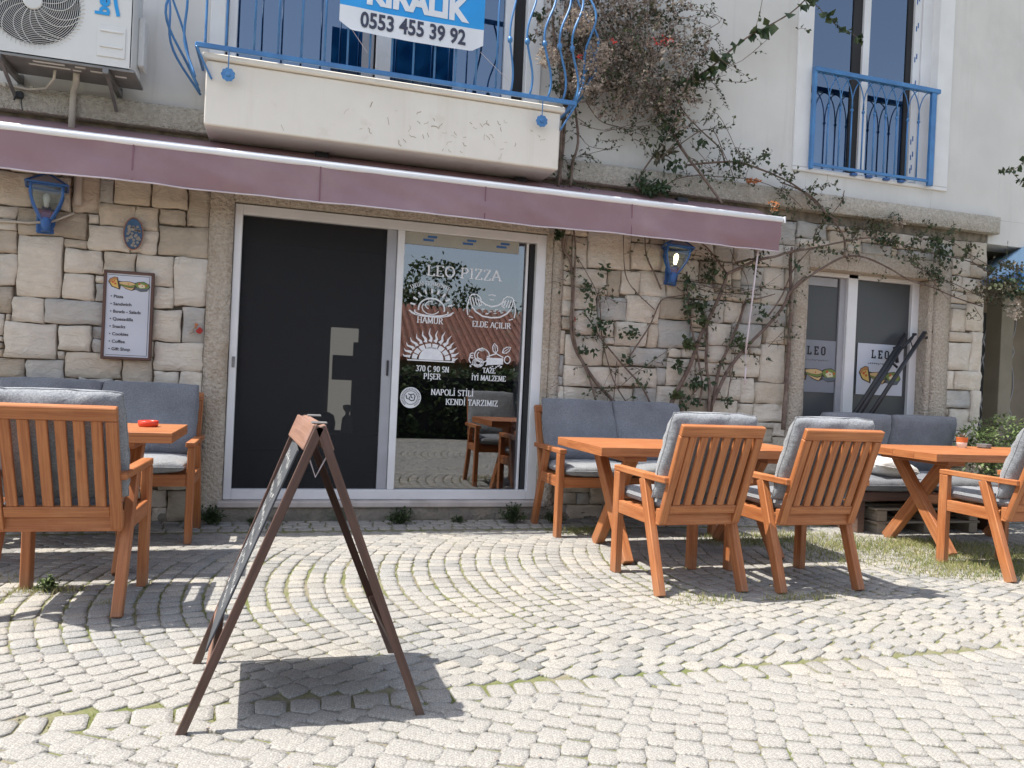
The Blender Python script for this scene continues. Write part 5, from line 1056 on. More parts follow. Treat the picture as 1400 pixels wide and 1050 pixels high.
# --- plaque
pq = thing('oval_plaque', 'small oval dark blue plaque painted with pale flowers on the stone wall', 'plaque')
b = MB(); b.lathe((-1.058, -.02, 2.037), [(.001, .030), (.95, .028), (1.0, .018), (1.0, 0)], 28, axis=Matrix(((.060, 0, 0), (0, 0, -1), (0, .110, 0)))); b.build('plaque_board', mat('navy_plaque', (.02, .06, .13), (.03, .09, .18), 20, .4), pq)
b = MB()
for k in range(36):
    a = random.uniform(0, 6.28); r = math.sqrt(random.random())*.8; cx, cz = -1.058+.058*r*math.cos(a), 2.022+.098*r*math.sin(a)
    for j in range(5): aa = j*1.2566; disc(b, cx+.0055*math.cos(aa), cz+.0055*math.sin(aa), .0048, lambda p, k=k: Vector((p.x, -.0515-.0002*(k % 5), p.y)), 6)
b.build('painted_flowers', M['bract_pale'], pq)
one(lambda b: b.tube([(-1.058+.062*math.cos(2*math.pi*i/28), -.046, 2.037+.112*math.sin(2*math.pi*i/28)) for i in range(29)], .004, 5), 'plaque_rim', mat('copper_rim', (.28, .13, .09), rough=.5), pq)
# --- red cloth scrap and painted spots
rs = thing('flower_ornament', 'little red and orange flower ornament fixed to the stone beside the door', 'ornament')
b = MB()
for k in range(9):
    a = random.uniform(0, 6.28); r = random.uniform(0, .016); b.lathe((-.598+r*math.cos(a), -.036, 1.385+r*math.sin(a)), [(.001, .012), (.010, .006), (.012, -.004)], 7, axis=RX90)
b.build('red_petals', M['bract_red'], rs)
b = MB(); b.lathe((-.622, -.034, 1.425), [(.001, .010), (.012, .004), (.012, -.006)], 7, axis=RX90); b.lathe((-.628, -.034, 1.405), [(.001, .008), (.008, .004), (.008, -.006)], 7, axis=RX90); b.build('orange_bud', M['orange_leaf'], rs)
b = MB()
for k in range(10): b.lathe((-.65+random.uniform(-.014, .018), -.034, 1.375+random.uniform(-.03, .03)), [(.001, .006), (.007, .003), (.008, -.006)], 6, axis=RX90)
b.build('white_petals', M['bract_pale'], rs)
ir = thing('red_flower', 'tiny red flower against the stucco at the right door edge', 'flower')
b = MB()
for k in range(7): b.lathe((2.275+random.uniform(-.013, .013), -.05, 1.66+random.uniform(-.016, .016)), [(.001, .010), (.008, .004), (.010, -.004)], 6, axis=RX90)
b.build('petals', M['bract_red'], ir)
# --- menu board
mb = thing('menu_board', 'white framed menu sign with food picture and eight lines on the stone wall', 'sign')
MX0, MX1, MZ0, MZ1 = -1.232, -.908, 1.148, 1.770
b = MB()
for a, c in (((MX0, MZ0), (MX1, MZ0)), ((MX0, MZ1), (MX1, MZ1))): b.box(((a[0]+c[0])/2, -.045, a[1]+(.010 if a[1] < 1.4 else -.010)), (MX1-MX0, .03, .02), None, .003)
for x in (MX0+.01, MX1-.01): b.box((x, -.045, (MZ0+MZ1)/2), (.02, .03, MZ1-MZ0-.041), None, .003)
b.build('frame', M['wood_dark'], mb)
boxo('sheet', M['poster'], MX0+.018, MX1-.018, -.050, -.034, MZ0+.018, MZ1-.018, mb, .001)
b = MB()
for x0, x1, z0, z1 in ((MX0+.03, MX1-.03, MZ0+.030, MZ0+.033), (MX0+.03, MX1-.03, MZ1-.033, MZ1-.030), (MX1-.033, MX1-.030, MZ0+.0335, MZ1-.0335)): b.box(((x0+x1)/2, -.0505, (z0+z1)/2), (x1-x0, .001, z1-z0), None, .0002)
b.build('border_line', M['ink'], mb)
food(mb, -1.068, 1.672, .27, -.0512)
for k, s in enumerate(('Pizza', 'Sandwich', 'Bowls - Salads', 'Quesadilla', 'Snacks', 'Cookies', 'Coffee', 'Gift Shop')):
    text('• '+s, .031, M['ink'], mb, (-1.185, -.0515, 1.588-k*.0525), 'menu_line', .0004, align='LEFT')
# --- poles leaning in the window recess
ps = thing('folded_stand', 'black folded metal stand leaning diagonally in the window recess by the white LEO poster', 'stand')
for (a, c, r) in (((5.02, -.14, .955), (5.76, .085, 1.735), .019), ((5.05, -.15, .94), (5.70, .06, 1.62), .024), ((5.19, -.15, .955), (5.93, .03, 1.755), .020)):
    b = MB(); b.tube([a, c], r, 8); b.build('stand_tube', M['black_metal'], ps, True)
b = MB()
for c in ((5.76, .085, 1.735), (5.85, .07, 1.735), (5.93, .03, 1.755), (6.0, .02, 1.765)):
    d = Vector((.55, .05, .6)).normalized(); p = Vector(c); b.tube([p-d*.06, p+d*.03], .012, 8); b.lathe(p+d*.03, [(.001, -.012), (.02, -.01), (.02, .012), (.001, .014)], 8)
b.tube([(5.80, .05, 1.70), (5.84, .05, 1.62), (5.83, .05, 1.58)], .006, 5); b.tube([(5.62, .05, 1.62), (5.66, .06, 1.52), (5.66, .05, 1.47)], .018, 6); b.tube([(5.70, .06, 1.60), (5.83, .06, 1.72)], .016, 6); b.tube([(5.60, -.02, 1.42), (5.52, .02, 1.50)], .012, 6)
b.build('stand_joint', M['black_metal'], ps, True)
# --- blue canopy on the right
cp = thing('blue_canopy', 'pale blue painted wooden canopy above the porch right of the stone corner', 'canopy')
cq = [at(1349, 384, -.02), at(1372, 360, -.02), at(1400, 338, -.02), at(1440, 322, -.02), at(1440, 372, -.02), at(1395, 377, -.02)]
b = MB(); b.prism(cq, (0, .03, 0)); b.build('canopy_panel', M['blue_canopy'], cp)
b = MB(); b.prism([cq[1]+Vector((0, .031, 0)), cq[2]+Vector((0, .031, 0)), cq[3]+Vector((0, .031, 0)), cq[3]+Vector((.3, .9, -.02)), cq[1]+Vector((.3, .9, -.1))], (0, 0, -.02)); b.build('canopy_board', M['blue_canopy'], cp)
b = MB(); b.beam(at(1346, 386, -.05), at(1440, 372, -.05), .05, .055, (0, 1, 0)); b.build('canopy_beam', M['blue_dark'], cp)
b = MB(); b.beam(at(1396, 398, -.06), at(1397, 366, -.06), .05, .05, (0, 1, 0)); b.build('canopy_post', M['blue_paint'], cp)

# ================================================================ FURNITURE
def cushion(b, W, D, T, R, c, seed=0, soft=.5, n=14, wr=.006, mi=0):
    "soft box cushion, W x D footprint, T thick, placed by rotation R and centre c"
    base = len(b.v); c = Vector(c); idx = {}
    def P(u, v, s):
        eu, ev = abs(u), abs(v)
        e = max(0, 1-eu**7)**.5*max(0, 1-ev**7)**.5
        th = T/2*((1-soft)+soft*(1-eu**2.6)*(1-ev**2.6)**.6)*(e**.6)
        x = u*W/2*(1-.03*(abs(v)**3)); y = v*D/2*(1-.03*(abs(u)**3))
        z = s*th
        wv = wr*noise.noise(Vector((u*3+seed, v*3, s*2+seed)))+wr*.5*noise.noise(Vector((u*8+seed, v*8, s+seed)))
        return c+R @ Vector((x+wv*.6, y+wv*.5, z+wv*(1 if e > .2 else 0)))
    for s in (-1, 1):
        for i in range(n+1):
            for j in range(n+1):
                u = math.sin((i/n-.5)*math.pi*.98)/math.sin(.5*math.pi*.98); v = math.sin((j/n-.5)*math.pi*.98)/math.sin(.5*math.pi*.98)
                edge = i in (0, n) or j in (0, n)
                if edge and s == 1: idx[s, i, j] = idx[-1, i, j]
                else: b.v.append(P(u, v, 0 if edge else s)); idx[s, i, j] = len(b.v)-1
        for i in range(n):
            for j in range(n):
                q = (idx[s, i, j], idx[s, i+1, j], idx[s, i+1, j+1], idx[s, i, j+1]); b.face(q if s > 0 else q[::-1], mi)
    # piping along the seam
    loop = [idx[-1, i, 0] for i in range(n+1)]+[idx[-1, n, j] for j in range(1, n+1)]+[idx[-1, i, n] for i in range(n-1, -1, -1)]+[idx[-1, 0, j] for j in range(n-1, 0, -1)]
    b.tube([b.v[k].copy() for k in loop]+[b.v[loop[0]].copy()], .0035, 5, mi)
def frame_seat(t, W, seats, wood_m='wood'):
    "local: x across, +y towards the front of the seat; origin mid-front on the ground. Back towards -y"
    m = M[wood_m]; h = W/2
    for s in (-1, 1):
        b = MB(); b.box((s*(h-.022), -.035, .305), (.044, .07, .61), None, .004); b.build('front_leg', m, t)
        b = MB(); b.beam((s*(h-.022), -.575, .0), (s*(h-.022), -.345, .612), .044, .062, (1, 0, 0), .004); b.build('rear_leg', m, t)
        b = MB(); b.beam((s*(h-.028), .002, .628), (s*(h-.028), -.60, .628), .056, .034, (1, 0, 0), .004); b.build('armrest', m, t)
        b = MB(); b.box((s*(h-.022), -.255, .402), (.034, .37, .075), None, .003); b.build('side_rail', m, t)
    b = MB(); b.box((0, -.022, .402), (W-.089, .03, .075), None, .003); b.build('front_rail', m, t)
    b = MB(); b.box((0, -.492, .415), (W-.06, .04, .09), None, .004); b.build('rear_rail', m, t)
    # reclined back
    y0, z0, y1, z1 = -.505, .385, -.715, .935
    d = Vector((0, y1-y0, z1-z0)).normalized(); Lb = math.hypot(y1-y0, z1-z0)
    def bp(x, k): return Vector((x, y0, z0))+d*k
    for s in (-1, 1):
        b = MB(); b.beam(bp(s*(h-.050), .0), bp(s*(h-.050), Lb-.064), .046, .034, (1, 0, 0), .003); b.build('back_stile', m, t)
    b = MB(); b.beam(bp(-h+.027, Lb-.031), bp(h-.027, Lb-.031), .062, .034, tuple(d), .004); b.build('top_rail', m, t)
    b = MB(); b.beam(bp(-h+.074, .085), bp(h-.074, .085), .05, .024, tuple(d), .003); b.build('lower_back_rail', m, t)
    n = int(round((W-.15)/.066)); inner = W-.148; sw = .043
    for i in range(n):
        x = -inner/2+inner*(i+.5)/n
        b = MB(); b.beam(bp(x, .111), bp(x, Lb-.063), sw, .018, (1, 0, 0), .003); b.build('back_slat', m, t)
    for i in range(4):
        b = MB(); b.box((0, -.09-i*.11, .425), (W-.09, .06, .018), None, .002); b.build('seat_slat', m, t)
    wseat = (W-.10)/seats
    for k in range(seats):
        x = -(W-.10)/2+wseat*(k+.5)
        b = MB(); cushion(b, wseat-.004, .53, .10, Matrix.Identity(3), (x, -.245, .487), random.random()*50, .22); b.build('seat_cushion', M['fab'], t, True)
        R = Matrix.Rotation(math.atan2(z1-z0, y1-y0), 3, 'X')
        wp = wseat+.01 if seats > 1 else W-.03
        b = MB(); cushion(b, wp, .52, .15, R, Vector((x, -.515, .755)) if seats > 1 else Vector((x, -.535, .755)), random.random()*50, .38, 16, .016)
        b.build('back_cushion', M['fab_blue'] if seats > 1 else M['fab'], t, True)
def make_chair(name, label, loc, rz=0):
    t = thing(name, label, 'chair', loc, rz, 'slatted wooden armchairs'); frame_seat(t, .565, 1); return t
random.seed(21)
c2 = make_chair('wooden_armchair', 'slatted armchair at the near left end of the middle table', (2.228, -1.700, 0), rad(2))
c3 = copy_tree(c2, (2.985, -1.745, 0), rad(0), 'slatted armchair right of its neighbour at the middle table')
c1 = make_chair('wooden_armchair', 'slatted armchair at the left table, cut by the left picture edge', (-.905, -1.700, 0), rad(-1.5))
c4 = copy_tree(c2, (4.70, -1.715, 0), rad(-1), 'slatted armchair at the right table near the picture edge')
def make_bench(label, loc, W=1.32, name='garden_sofa'):
    t = thing(name, label, 'bench', loc, 0, 'wooden two seat sofas'); frame_seat(t, W, 2); return t
# sofas face the street: rotate half a turn
def sofa(label, x0, x1, y, W):
    t = thing('garden_sofa', label, 'sofa', ((x0+x1)/2, y, 0), math.pi, 'wooden two seat sofas'); frame_seat(t, W, 2); return t
s1 = sofa('two seat wooden sofa with slate cushions under the vine covered stones', 1.935, 3.255, -.775, 1.32)
s2 = sofa('two seat wooden sofa with slate cushions below the menu board', -1.84, -.515, -.80, 1.32)
s3 = thing('lounge_sofa', 'grey cushioned sofa on a dark base below the window with LEO posters', 'sofa', (0, 0, 0))
boxo('seat_base', M['wood_dark'], 4.50, 6.10, -.80, -.10, .27, .345, s3, .01)
for k in range(3): b = MB(); b.box((4.62+.69*k, -.45, .135), (.07, .6, .268), None, .004); b.build('sofa_leg', M['wood_dark'], s3)
for k in range(2):
    x = 4.90+.78*k
    b = MB(); cushion(b, .78, .70, .13, Matrix.Identity(3), (x, -.47, .40), 3+k, .15); b.build('seat_cushion', M['fab_blue'], s3, True)
    b = MB(); cushion(b, .76, .56, .18, Matrix.Rotation(rad(104), 3, 'X'), (x+.06-.03*k, -.19, .705), 9+k, .3, 16, .012); b.build('back_cushion', M['fab_blue'], s3, True)
pal = thing('wooden_pallet', 'weathered pale wooden pallet standing under the grey sofa', 'pallet')
for z in (.09, .20):
    for y in (-.74, -.5, -.26): b = MB(); b.box((5.28, y, z), (1.1, .10, .018), None, .002); b.build('pallet_board', M['wood_pale'], pal)
for x in (4.80, 5.28, 5.76):
    for z in (.045, .145): b = MB(); b.box((x, -.5, z), (.09, .58, .09 if z < .1 else .085), None, .002); b.build('pallet_block', M['wood_pale'], pal)
wp = tag(one(lambda b: cushion(b, .42, .34, .17, Matrix.Rotation(rad(8), 3, 'Y'), (4.98, -.60, .535), 5, .5, 14, .012), 'white_pillow', M['fab_white'], None, True), 'white pillow lying on the seat of the grey lounge sofa', 'pillow')
# tables
def table(label, x0, x1, y0, y1, H, rz=0):
    W, D = x1-x0, y1-y0
    t = thing('wooden_table', label, 'table', ((x0+x1)/2, (y0+y1)/2, 0), rz, 'cross legged wooden tables')
    n = 4; g = .0015
    for i in range(n):
        w_ = D/n; b = MB(); b.box((0, -D/2+w_*(i+.5), H-.028), (W, w_-g, .056), None, .002); b.build('table_plank', M['wood'], t)
    for s in (-1, 1):
        x = s*(W/2-.24); yy = D/2-.07
        b = MB(); b.beam((x, -yy, 0.0), (x, yy*.62, H-.058), .085, .065, (0, 1, 0), .004); b.build('table_leg', M['wood'], t)
        b = MB(); b.beam((x+s*-.067, yy, 0.0), (x+s*-.067, -yy*.62, H-.058), .085, .065, (0, 1, 0), .004); b.build('table_leg', M['wood'], t)
        b = MB(); b.box((x-s*.03, 0, H-.076), (.16, D*.8, .036), None, .003); b.build('cross_bearer', M['wood'], t)
    b = MB(); b.box((0, 0, H*.49), (W-.62, .07, .07), None, .004); b.build('stretcher', M['wood'], t)
    return t
t1 = table('cross legged table in front of the vine covered stones with two armchairs before it', 1.885, 3.475, -1.645, -.86, .742)
t2 = table('cross legged table carrying the small plant pot by the right window', 4.44, 6.10, -1.66, -.84, .745)
t3 = table('cross legged table with the red ashtray beside the stone wall on the left', -2.15, -.553, -1.60, -.92, .765)
# things on the tables
ash = tag(one(lambda b: b.lathe((-.735, -1.18, .765), [(.001, .004), (.040, .004), (.045, .0), (.052, .006), (.055, .020), (.054, .034), (.048, .036), (.044, .030), (.040, .012), (.001, .010)], 28), 'red_ashtray', M['red_plastic'], None, True), 'round red ashtray near the end of the left table', 'ashtray')
pt = thing('plant_pot', 'small orange and white pot with a spiky succulent on the right table', 'plant pot', (5.345, -1.02, .745))
b = MB(); b.lathe((0, 0, .045), [(.040, 0), (.044, .036), (.046, .040), (.040, .040), (.036, .028), (.001, .028)], 20); b.build('pot_rim', M['terracotta'], pt, True)
b = MB(); b.lathe((0, 0, 0), [(.001, 0), (.034, 0), (.040, .045)], 20); b.build('pot_base', M['white_glaze'], pt, True)
b = MB()
for k in range(26):
    a = random.uniform(0, 6.28); e = random.uniform(.35, 1.4); L = random.uniform(.05, .075); d = Vector((math.cos(a)*math.cos(e), math.sin(a)*math.cos(e), math.sin(e))); s = Vector((-math.sin(a), math.cos(a), 0))*.007
    o = Vector((0, 0, .072)); m_ = o+d*L*.5+Vector((0, 0, .004)); b.poly([o-s, o+s, m_+s, m_-s]); b.poly([m_-s, m_+s, o+d*L])
b.build('succulent', mat('grey_green_succulent', (.16, .18, .15), (.24, .25, .22), 20, .6), pt)
tag(one(lambda b: b.lathe((5.60, -1.0, .745), [(.001, .004), (.045, 0), (.055, .010), (.056, .034), (.048, .036), (.042, .012), (.001, .010)], 9), 'stone_ashtray', M['grey_ash'], None), 'grey stone ashtray beside the small plant pot', 'ashtray')

# ================================================================ CHALKBOARD
sb = thing('chalkboard_stand', 'brown A-frame chalkboard standing open on the sunny cobbles', 'chalkboard')
ya, yb_ = -3.495, -2.885; zt = .955; xa = .113
for side, xf in ((-1, -.274), (1, .500)):
    xt = xa+(-.012 if side < 0 else .020); foot = Vector((xf, 0, 0)); top_ = Vector((xt, 0, zt)); d = (top_-foot).normalized(); L = (top_-foot).length
    nrm = Vector((d.z, 0, -d.x))*side
    P = lambda y, k: foot+d*k+Vector((-(y-ya)/(yb_-ya)*(.015+.028*k), y, 0))
    leaf = sub('board_leaf', sb)
    fm = M['wood_dark']
    for y in (ya+.009, yb_-.009):
        b = MB(); b.beam(P(y, 0.0)-nrm*.0175, P(y, L-.0)-nrm*.0175, .016, .029, (0, 1, 0), .002); b.build('side_post', fm, leaf)
    b = MB(); b.beam(P(ya+.0195, L-.045)-nrm*.010, P(yb_-.0195, L-.045)-nrm*.010, .088, .026, tuple(d), .003); b.build('top_rail', M['wood_red'], leaf)
    b = MB(); b.beam(P(ya+.0195, .235)-nrm*.016, P(yb_-.0195, .235)-nrm*.016, .055, .022, tuple(d), .003); b.build('lower_rail', M['wood_red'] if side < 0 else fm, leaf)
    k0, k1 = .262, L-.09
    c = P((ya+yb_)/2, (k0+k1)/2)
    R = Matrix((Vector((0, 1, 0)), d, Vector((0, 1, 0)).cross(d))).transposed()
    b = MB(); b.box(c, (yb_-ya-.038, k1-k0, .006), R, .001); b.build('chalk_panel', M['slate'] if side < 0 else M['wood_red'], leaf)
    if side > 0:
        b = MB(); b.box(c+nrm*.006, (yb_-ya-.040, k1-k0-.01, .004), R, .001); b.build('outer_panel', M['slate'], leaf)
    if side < 0:
        cn = c+nrm*.0045; b = MB(); Wd = yb_-ya-.07
        def TB(p): return cn+Vector((0, 1, 0))*p.x*-1+d*p.y+nrm*p.z
        random.seed(4); row = 0; v = (k1-k0)/2-.06
        while v > -(k1-k0)/2+.05:
            hgt = random.choice([.040, .052, .034]); u = -Wd/2+random.uniform(.01, .12); end = Wd/2-random.uniform(.0, .16)
            while u < end:
                wlen = random.uniform(.04, .12); pts = []; n = int(wlen/.0085)
                for i in range(n): pts.append((u+i*.0085+random.uniform(-.003, .003), v+random.uniform(-.5, .5)*hgt))
                if len(pts) > 2: ribbon(b, pts, lambda t: .0048, T=TB)
                u += wlen+.022
            v -= random.choice([.062, .072, .09])
        b.build('chalk_writing', M['chalk'], leaf, kind='stuff')
b = MB()
for y in (ya+.09, yb_-.09): b.box((xa+.004, y, zt+.001), (.05, .05, .006), None, .002)
b.build('hinge', M['galv'], sb)
one(lambda b: b.tube([(.085, ya+.035, zt-.10), (.11, ya+.03, zt-.17), (.145, ya+.035, zt-.10)], .003, 5), 'stay_cord', M['hem'], sb)

# ================================================================ BANNER
bn = thing('rental_banner', 'blue and white banner reading KIRALIK with a phone number tied to the balcony railing', 'banner')
BX0, BX1, BT = .262, 1.300, 4.02
def bz(x): # lower edge, slightly sagging
    u = (x-BX0)/(BX1-BX0); return 3.530-.02*math.sin(u*3.14)+.0*u
def by(x, z): return -.485-.02*math.sin((x-.2)*3.2)*(1-(z-3.5)/.9)-.008*vnoise(x*6, z*6, 3)
def bpt(x, z): return Vector((x, by(x, z), z))
for nm, m, za, zb in (('banner_white_field', 'banner_white', 0, .165), ('banner_blue_field', 'banner_blue', .165, None)):
    b = MB(); nu, nv = 40, 8; base = len(b.v)
    for i in range(nu+1):
        x = BX0+(BX1-BX0)*i/nu; lo = bz(x)+za; hi = (bz(x)+zb) if zb else BT
        if za == 0: 
            e = min(i, nu-i)/nu; lo += .05*max(0, 1-e*12)
        for j in range(nv+1): z = lo+(hi-lo)*j/nv; b.v.append(bpt(x, z))
    for i in range(nu):
        for j in range(nv): k = base+i*(nv+1)+j; b.face((k, k+nv+1, k+nv+2, k+1))
    b.build(nm, M[m], bn, True)
def warp(o):
    for v in o.data.vertices: v.co.y = by(v.co.x, v.co.z)-.004+ (v.co.y)*.001
o = text('0553 455 39 92', .150, M['banner_ink'], bn, (.785, 0, 3.602), 'phone_number', .0042, sx=.80); warp(o)
o = text('KIRALIK', .235, M['banner_white'], bn, (.80, 0, 3.800), 'banner_lettering', .012, sx=.86); warp(o)
for a, c in (((BX0+.05, 3.58), (.47, 3.40)), ((BX1-.02, 3.53), (1.52, 3.36))): one(lambda b: b.tube([bpt(*a), (c[0], -.45, c[1])], .002, 4), 'tie_string', M['hem'], bn)
# ================================================================ VINES
random.seed(77)
def px7(pts, Y=-.06): return [(730+a/3.281, 280+b_/3.281) for a, b_ in pts]
def px8(pts): return [(1050+a/3.089, 280+b_/3.089) for a, b_ in pts]
def pxu(pts): return [(860+a/5.833, 160+b_/5.833) for a, b_ in pts]
def smooth(P, k=4):
    P = [Vector(p) for p in P]
    if len(P) < 3: return P
    out = []
    for i in range(len(P)-1):
        p0, p1, p2, p3 = P[max(i-1, 0)], P[i], P[i+1], P[min(i+2, len(P)-1)]
        for j in range(k):
            t = j/k; out.append(.5*((2*p1)+(-p0+p2)*t+(2*p0-5*p1+4*p2-p3)*t*t+(-p0+3*p1-3*p2+p3)*t**3))
    out.append(P[-1]); return out
def onwall(pix, Y0, Y1=None, wob=.012):
    Y1 = Y0 if Y1 is None else Y1; out = []; n = len(pix)
    for i, (a, b_) in enumerate(pix):
        Y = Y0+(Y1-Y0)*i/max(1, n-1); out.append(at(a, b_, Y))
    s = smooth(out)
    return [Vector((p.x+wob*.5*vnoise(p.x*4, p.z*4, 1), p.y-abs(wob*vnoise(p.x*3, p.z*3, 8))*1.5, p.z)) for p in s]
def leaf_face(b, p, d, up, L, W, mi=0):
    "pointed leaf folded along its middle"
    d = d.normalized(); s = d.cross(up)
    if s.length < .01: s = d.cross(Vector((1, 0, 0)))
    s.normalize(); n = s.cross(d).normalized(); base = len(b.v)
    b.v += [p, p+d*L*.45+s*W*.5+n*W*.18, p+d*L, p+d*L*.45-s*W*.5+n*W*.18, p+d*L*.5-n*W*.02]
    b.face((base, base+4, base+1), mi); b.face((base+1, base+4, base+2), mi); b.face((base, base+3, base+4), mi); b.face((base+3, base+2, base+4), mi)
def rvec(): 
    v = Vector((random.gauss(0, 1), random.gauss(0, 1), random.gauss(0, 1))); return v.normalized()
class Vine:
    def __init__(s, label, mats): 
        s.t = thing('climbing_vine', label, 'vine', group=None); s.tw = MB(); s.lf = MB(); s.mats = mats; s.fl = MB()
    def stem(s, P, r0, r1, name='vine_stem', twigs=0, tl=(.08, .25), leaves=3, ls=.03, mi=None, droop=0):
        n = len(P); b = MB(); b.tube(P, [r0+(r1-r0)*i/(n-1)*1.0+.0012*vnoise(i*.9, r0*100) for i in range(n)], 7 if r0 > .008 else 5); b.build(name, M['bark'], s.t, True)
        tot = sum((P[i+1]-P[i]).length for i in range(n-1))
        for k in range(int(tot*twigs)):
            i = random.randrange(n-1); s.twig(P[i], (P[i+1]-P[i]).normalized(), random.uniform(*tl), leaves, ls, mi, droop)
    def twig(s, p, t, L, leaves, ls, mi=None, droop=0, depth=0):
        d = (t*random.uniform(.1, .9)+Vector((random.gauss(0, .8), -abs(random.gauss(.15, .35)), random.gauss(.1, .7)))).normalized(); pts = [p.copy()]; k = max(3, int(L/.02)); q = p.copy()
        for i in range(k):
            d = (d+Vector((random.gauss(0, .22), random.gauss(-.01, .16), random.gauss(0, .22)-droop*.1))).normalized(); q = q+d*L/k
            if q.y > -.02: q.y = -.02; d.y = -abs(d.y)*.3
            pts.append(q.copy())
            if random.random() < leaves*L/k/.06*.85: s.leaf(q, ls, mi)
            if depth == 0 and L > .12 and random.random() < .16: s.twig(q, d, L*.45, leaves, ls, mi, droop, 1)
        s.tw.tube(pts, [max(.0011, .0024*(1-i/len(pts))) for i in range(len(pts))], 4, cap=False)
    def leaf(s, p, ls, mi=None):
        d = rvec(); d.y = -abs(d.y)*.6; d.z -= .25; L = ls*random.uniform(.6, 1.25)
        leaf_face(s.lf, p.copy(), d, rvec(), L, L*random.uniform(.55, .8), random.randrange(len(s.mats)) if mi is None else mi)
    def clump(s, c, rx, ry, rz, n, ls, mi=None, ml=None):
        for k in range(n):
            v = rvec()*random.random()**.4; p = Vector((c.x+v.x*rx, min(-.02, c.y+v.y*ry), c.z+v.z*rz))
            s.leaf(p, ls, mi)
    def done(s):
        if s.tw.v: s.tw.build('twigs', M['twig'], s.t, kind='stuff')
        if s.lf.v: s.lf.build('leaves', [M[k] for k in s.mats], s.t, kind='stuff')
# --- vine beside the door
v = Vine('thin twining vine climbing the stones closest to the right edge of the door', ['leaf_dark', 'leaf', 'leaf_purple'])
S7 = lambda pts, r0, r1, Y0=-.05, Y1=None, **k: v.stem(onwall(px7(pts), Y0, Y1), r0, r1, **k)
S7([(375, 900), (280, 800), (215, 700), (175, 620), (165, 520), (172, 420), (165, 260), (135, 200), (130, 110), (133, 60)], .016, .009, twigs=7, ls=.035, leaves=1.5)
S7([(285, 905), (255, 800), (215, 700), (180, 600), (178, 420), (186, 200), (180, 110)], .010, .007, -.07, twigs=4, leaves=1.5)
S7([(530, 910), (480, 810), (400, 720), (300, 600), (250, 520), (215, 480)], .009, .005, twigs=5, leaves=2.5, ls=.04)
S7([(420, 895), (360, 800), (330, 700), (305, 600), (290, 430), (250, 330), (185, 220)], .006, .003, twigs=8, leaves=2.5, ls=.035)
S7([(540, 470), (440, 370), (405, 290), (400, 160), (405, 110)], .005, .003, twigs=4, leaves=1)
S7([(380, 820), (450, 760), (560, 680), (640, 630)], .004, .002, twigs=5, leaves=1.5)
S7([(430, 680), (520, 540), (570, 430), (640, 410), (690, 400)], .007, .004, twigs=3, leaves=1)
S7([(355, 900), (362, 780), (372, 700)], .005, .003, twigs=3)
S7([(270, 470), (310, 380), (330, 420), (420, 440)], .003, .002, twigs=5, leaves=1)
for a, b_, rx, rz, n in ((240, 390, .05, .09, 26), (310, 290, .05, .05, 16), (300, 540, .10, .06, 40), (235, 655, .09, .035, 26), (430, 575, .10, .05, 34), (250, 480, .04, .06, 16), (110, 135, .05, .05, 26), (640, 720, .03, .07, 16), (420, 690, .05, .04, 14)):
    q = px7([(a, b_)])[0]; v.clump(at(q[0], q[1], -.08), rx, .03, rz, n, .05, 0 if random.random() < .7 else 1)
v.done()
# --- main vine in the middle of the stones
v = Vine('many stemmed leafy vine spreading up the stones below the crooked lit lantern', ['leaf_dark', 'leaf', 'leaf_purple'])
S7([(605, 915), (650, 820), (700, 720), (750, 580), (800, 480), (850, 370), (865, 310)], .020, .014, -.06, -.12, twigs=2)
S7([(865, 310), (930, 280), (1000, 248), (1080, 232), (1130, 215), (1214, 200)], .014, .011, -.12, -.14, twigs=5, leaves=1.5)
S7([(782, 935), (785, 830), (772, 700), (776, 560), (765, 500), (720, 440), (640, 370)], .017, .006, -.08, twigs=4)
S7([(792, 910), (850, 780), (900, 700), (980, 610), (1050, 540), (1120, 450), (1150, 390), (1214, 325)], .017, .012, -.06, -.10, twigs=5, ls=.035, leaves=2)
S7([(792, 930), (830, 740), (880, 620), (920, 520), (945, 440)], .015, .011, -.05, twigs=3)
S7([(945, 440), (960, 425), (1010, 420), (1080, 400)], .009, .004, -.05, twigs=3)
S7([(740, 900), (752, 800), (735, 680), (708, 560), (690, 430), (685, 300)], .009, .008, -.09, twigs=8, ls=.045, leaves=4)
S7([(865, 310), (800, 220), (760, 180), (700, 150)], .009, .005, -.1, twigs=9, leaves=1)
S7([(690, 350), (800, 370), (940, 382), (1080, 350)], .004, .002, -.08, twigs=7, leaves=1)
S7([(720, 370), (850, 402), (1000, 380), (1110, 310)], .004, .002, -.1, twigs=7, leaves=1)
S7([(770, 635), (870, 630), (1010, 640)], .003, .002, -.05, twigs=5, leaves=1)
S7([(570, 380), (540, 310), (505, 230), (500, 150), (495, 100)], .008, .005, -.06, twigs=5, leaves=1.5)
S7([(868, 905), (872, 840), (885, 760), (905, 650)], .006, .004, -.05, twigs=6, leaves=2)
S7([(640, 870), (700, 860), (760, 790)], .005, .003, -.06, twigs=6, leaves=3)
S7([(880, 200), (905, 260), (940, 300), (960, 380), (930, 460)], .004, .003, -.07, twigs=4)
for k in range(9):
    x, z = random.uniform(700, 830), random.uniform(190, 330); S7([(x, z), (x+random.uniform(-50, 60), z+random.uniform(20, 60)), (x+random.uniform(-60, 80), z+random.uniform(60, 120))], .003, .0015, -.07-.03*random.random(), twigs=7, leaves=1)
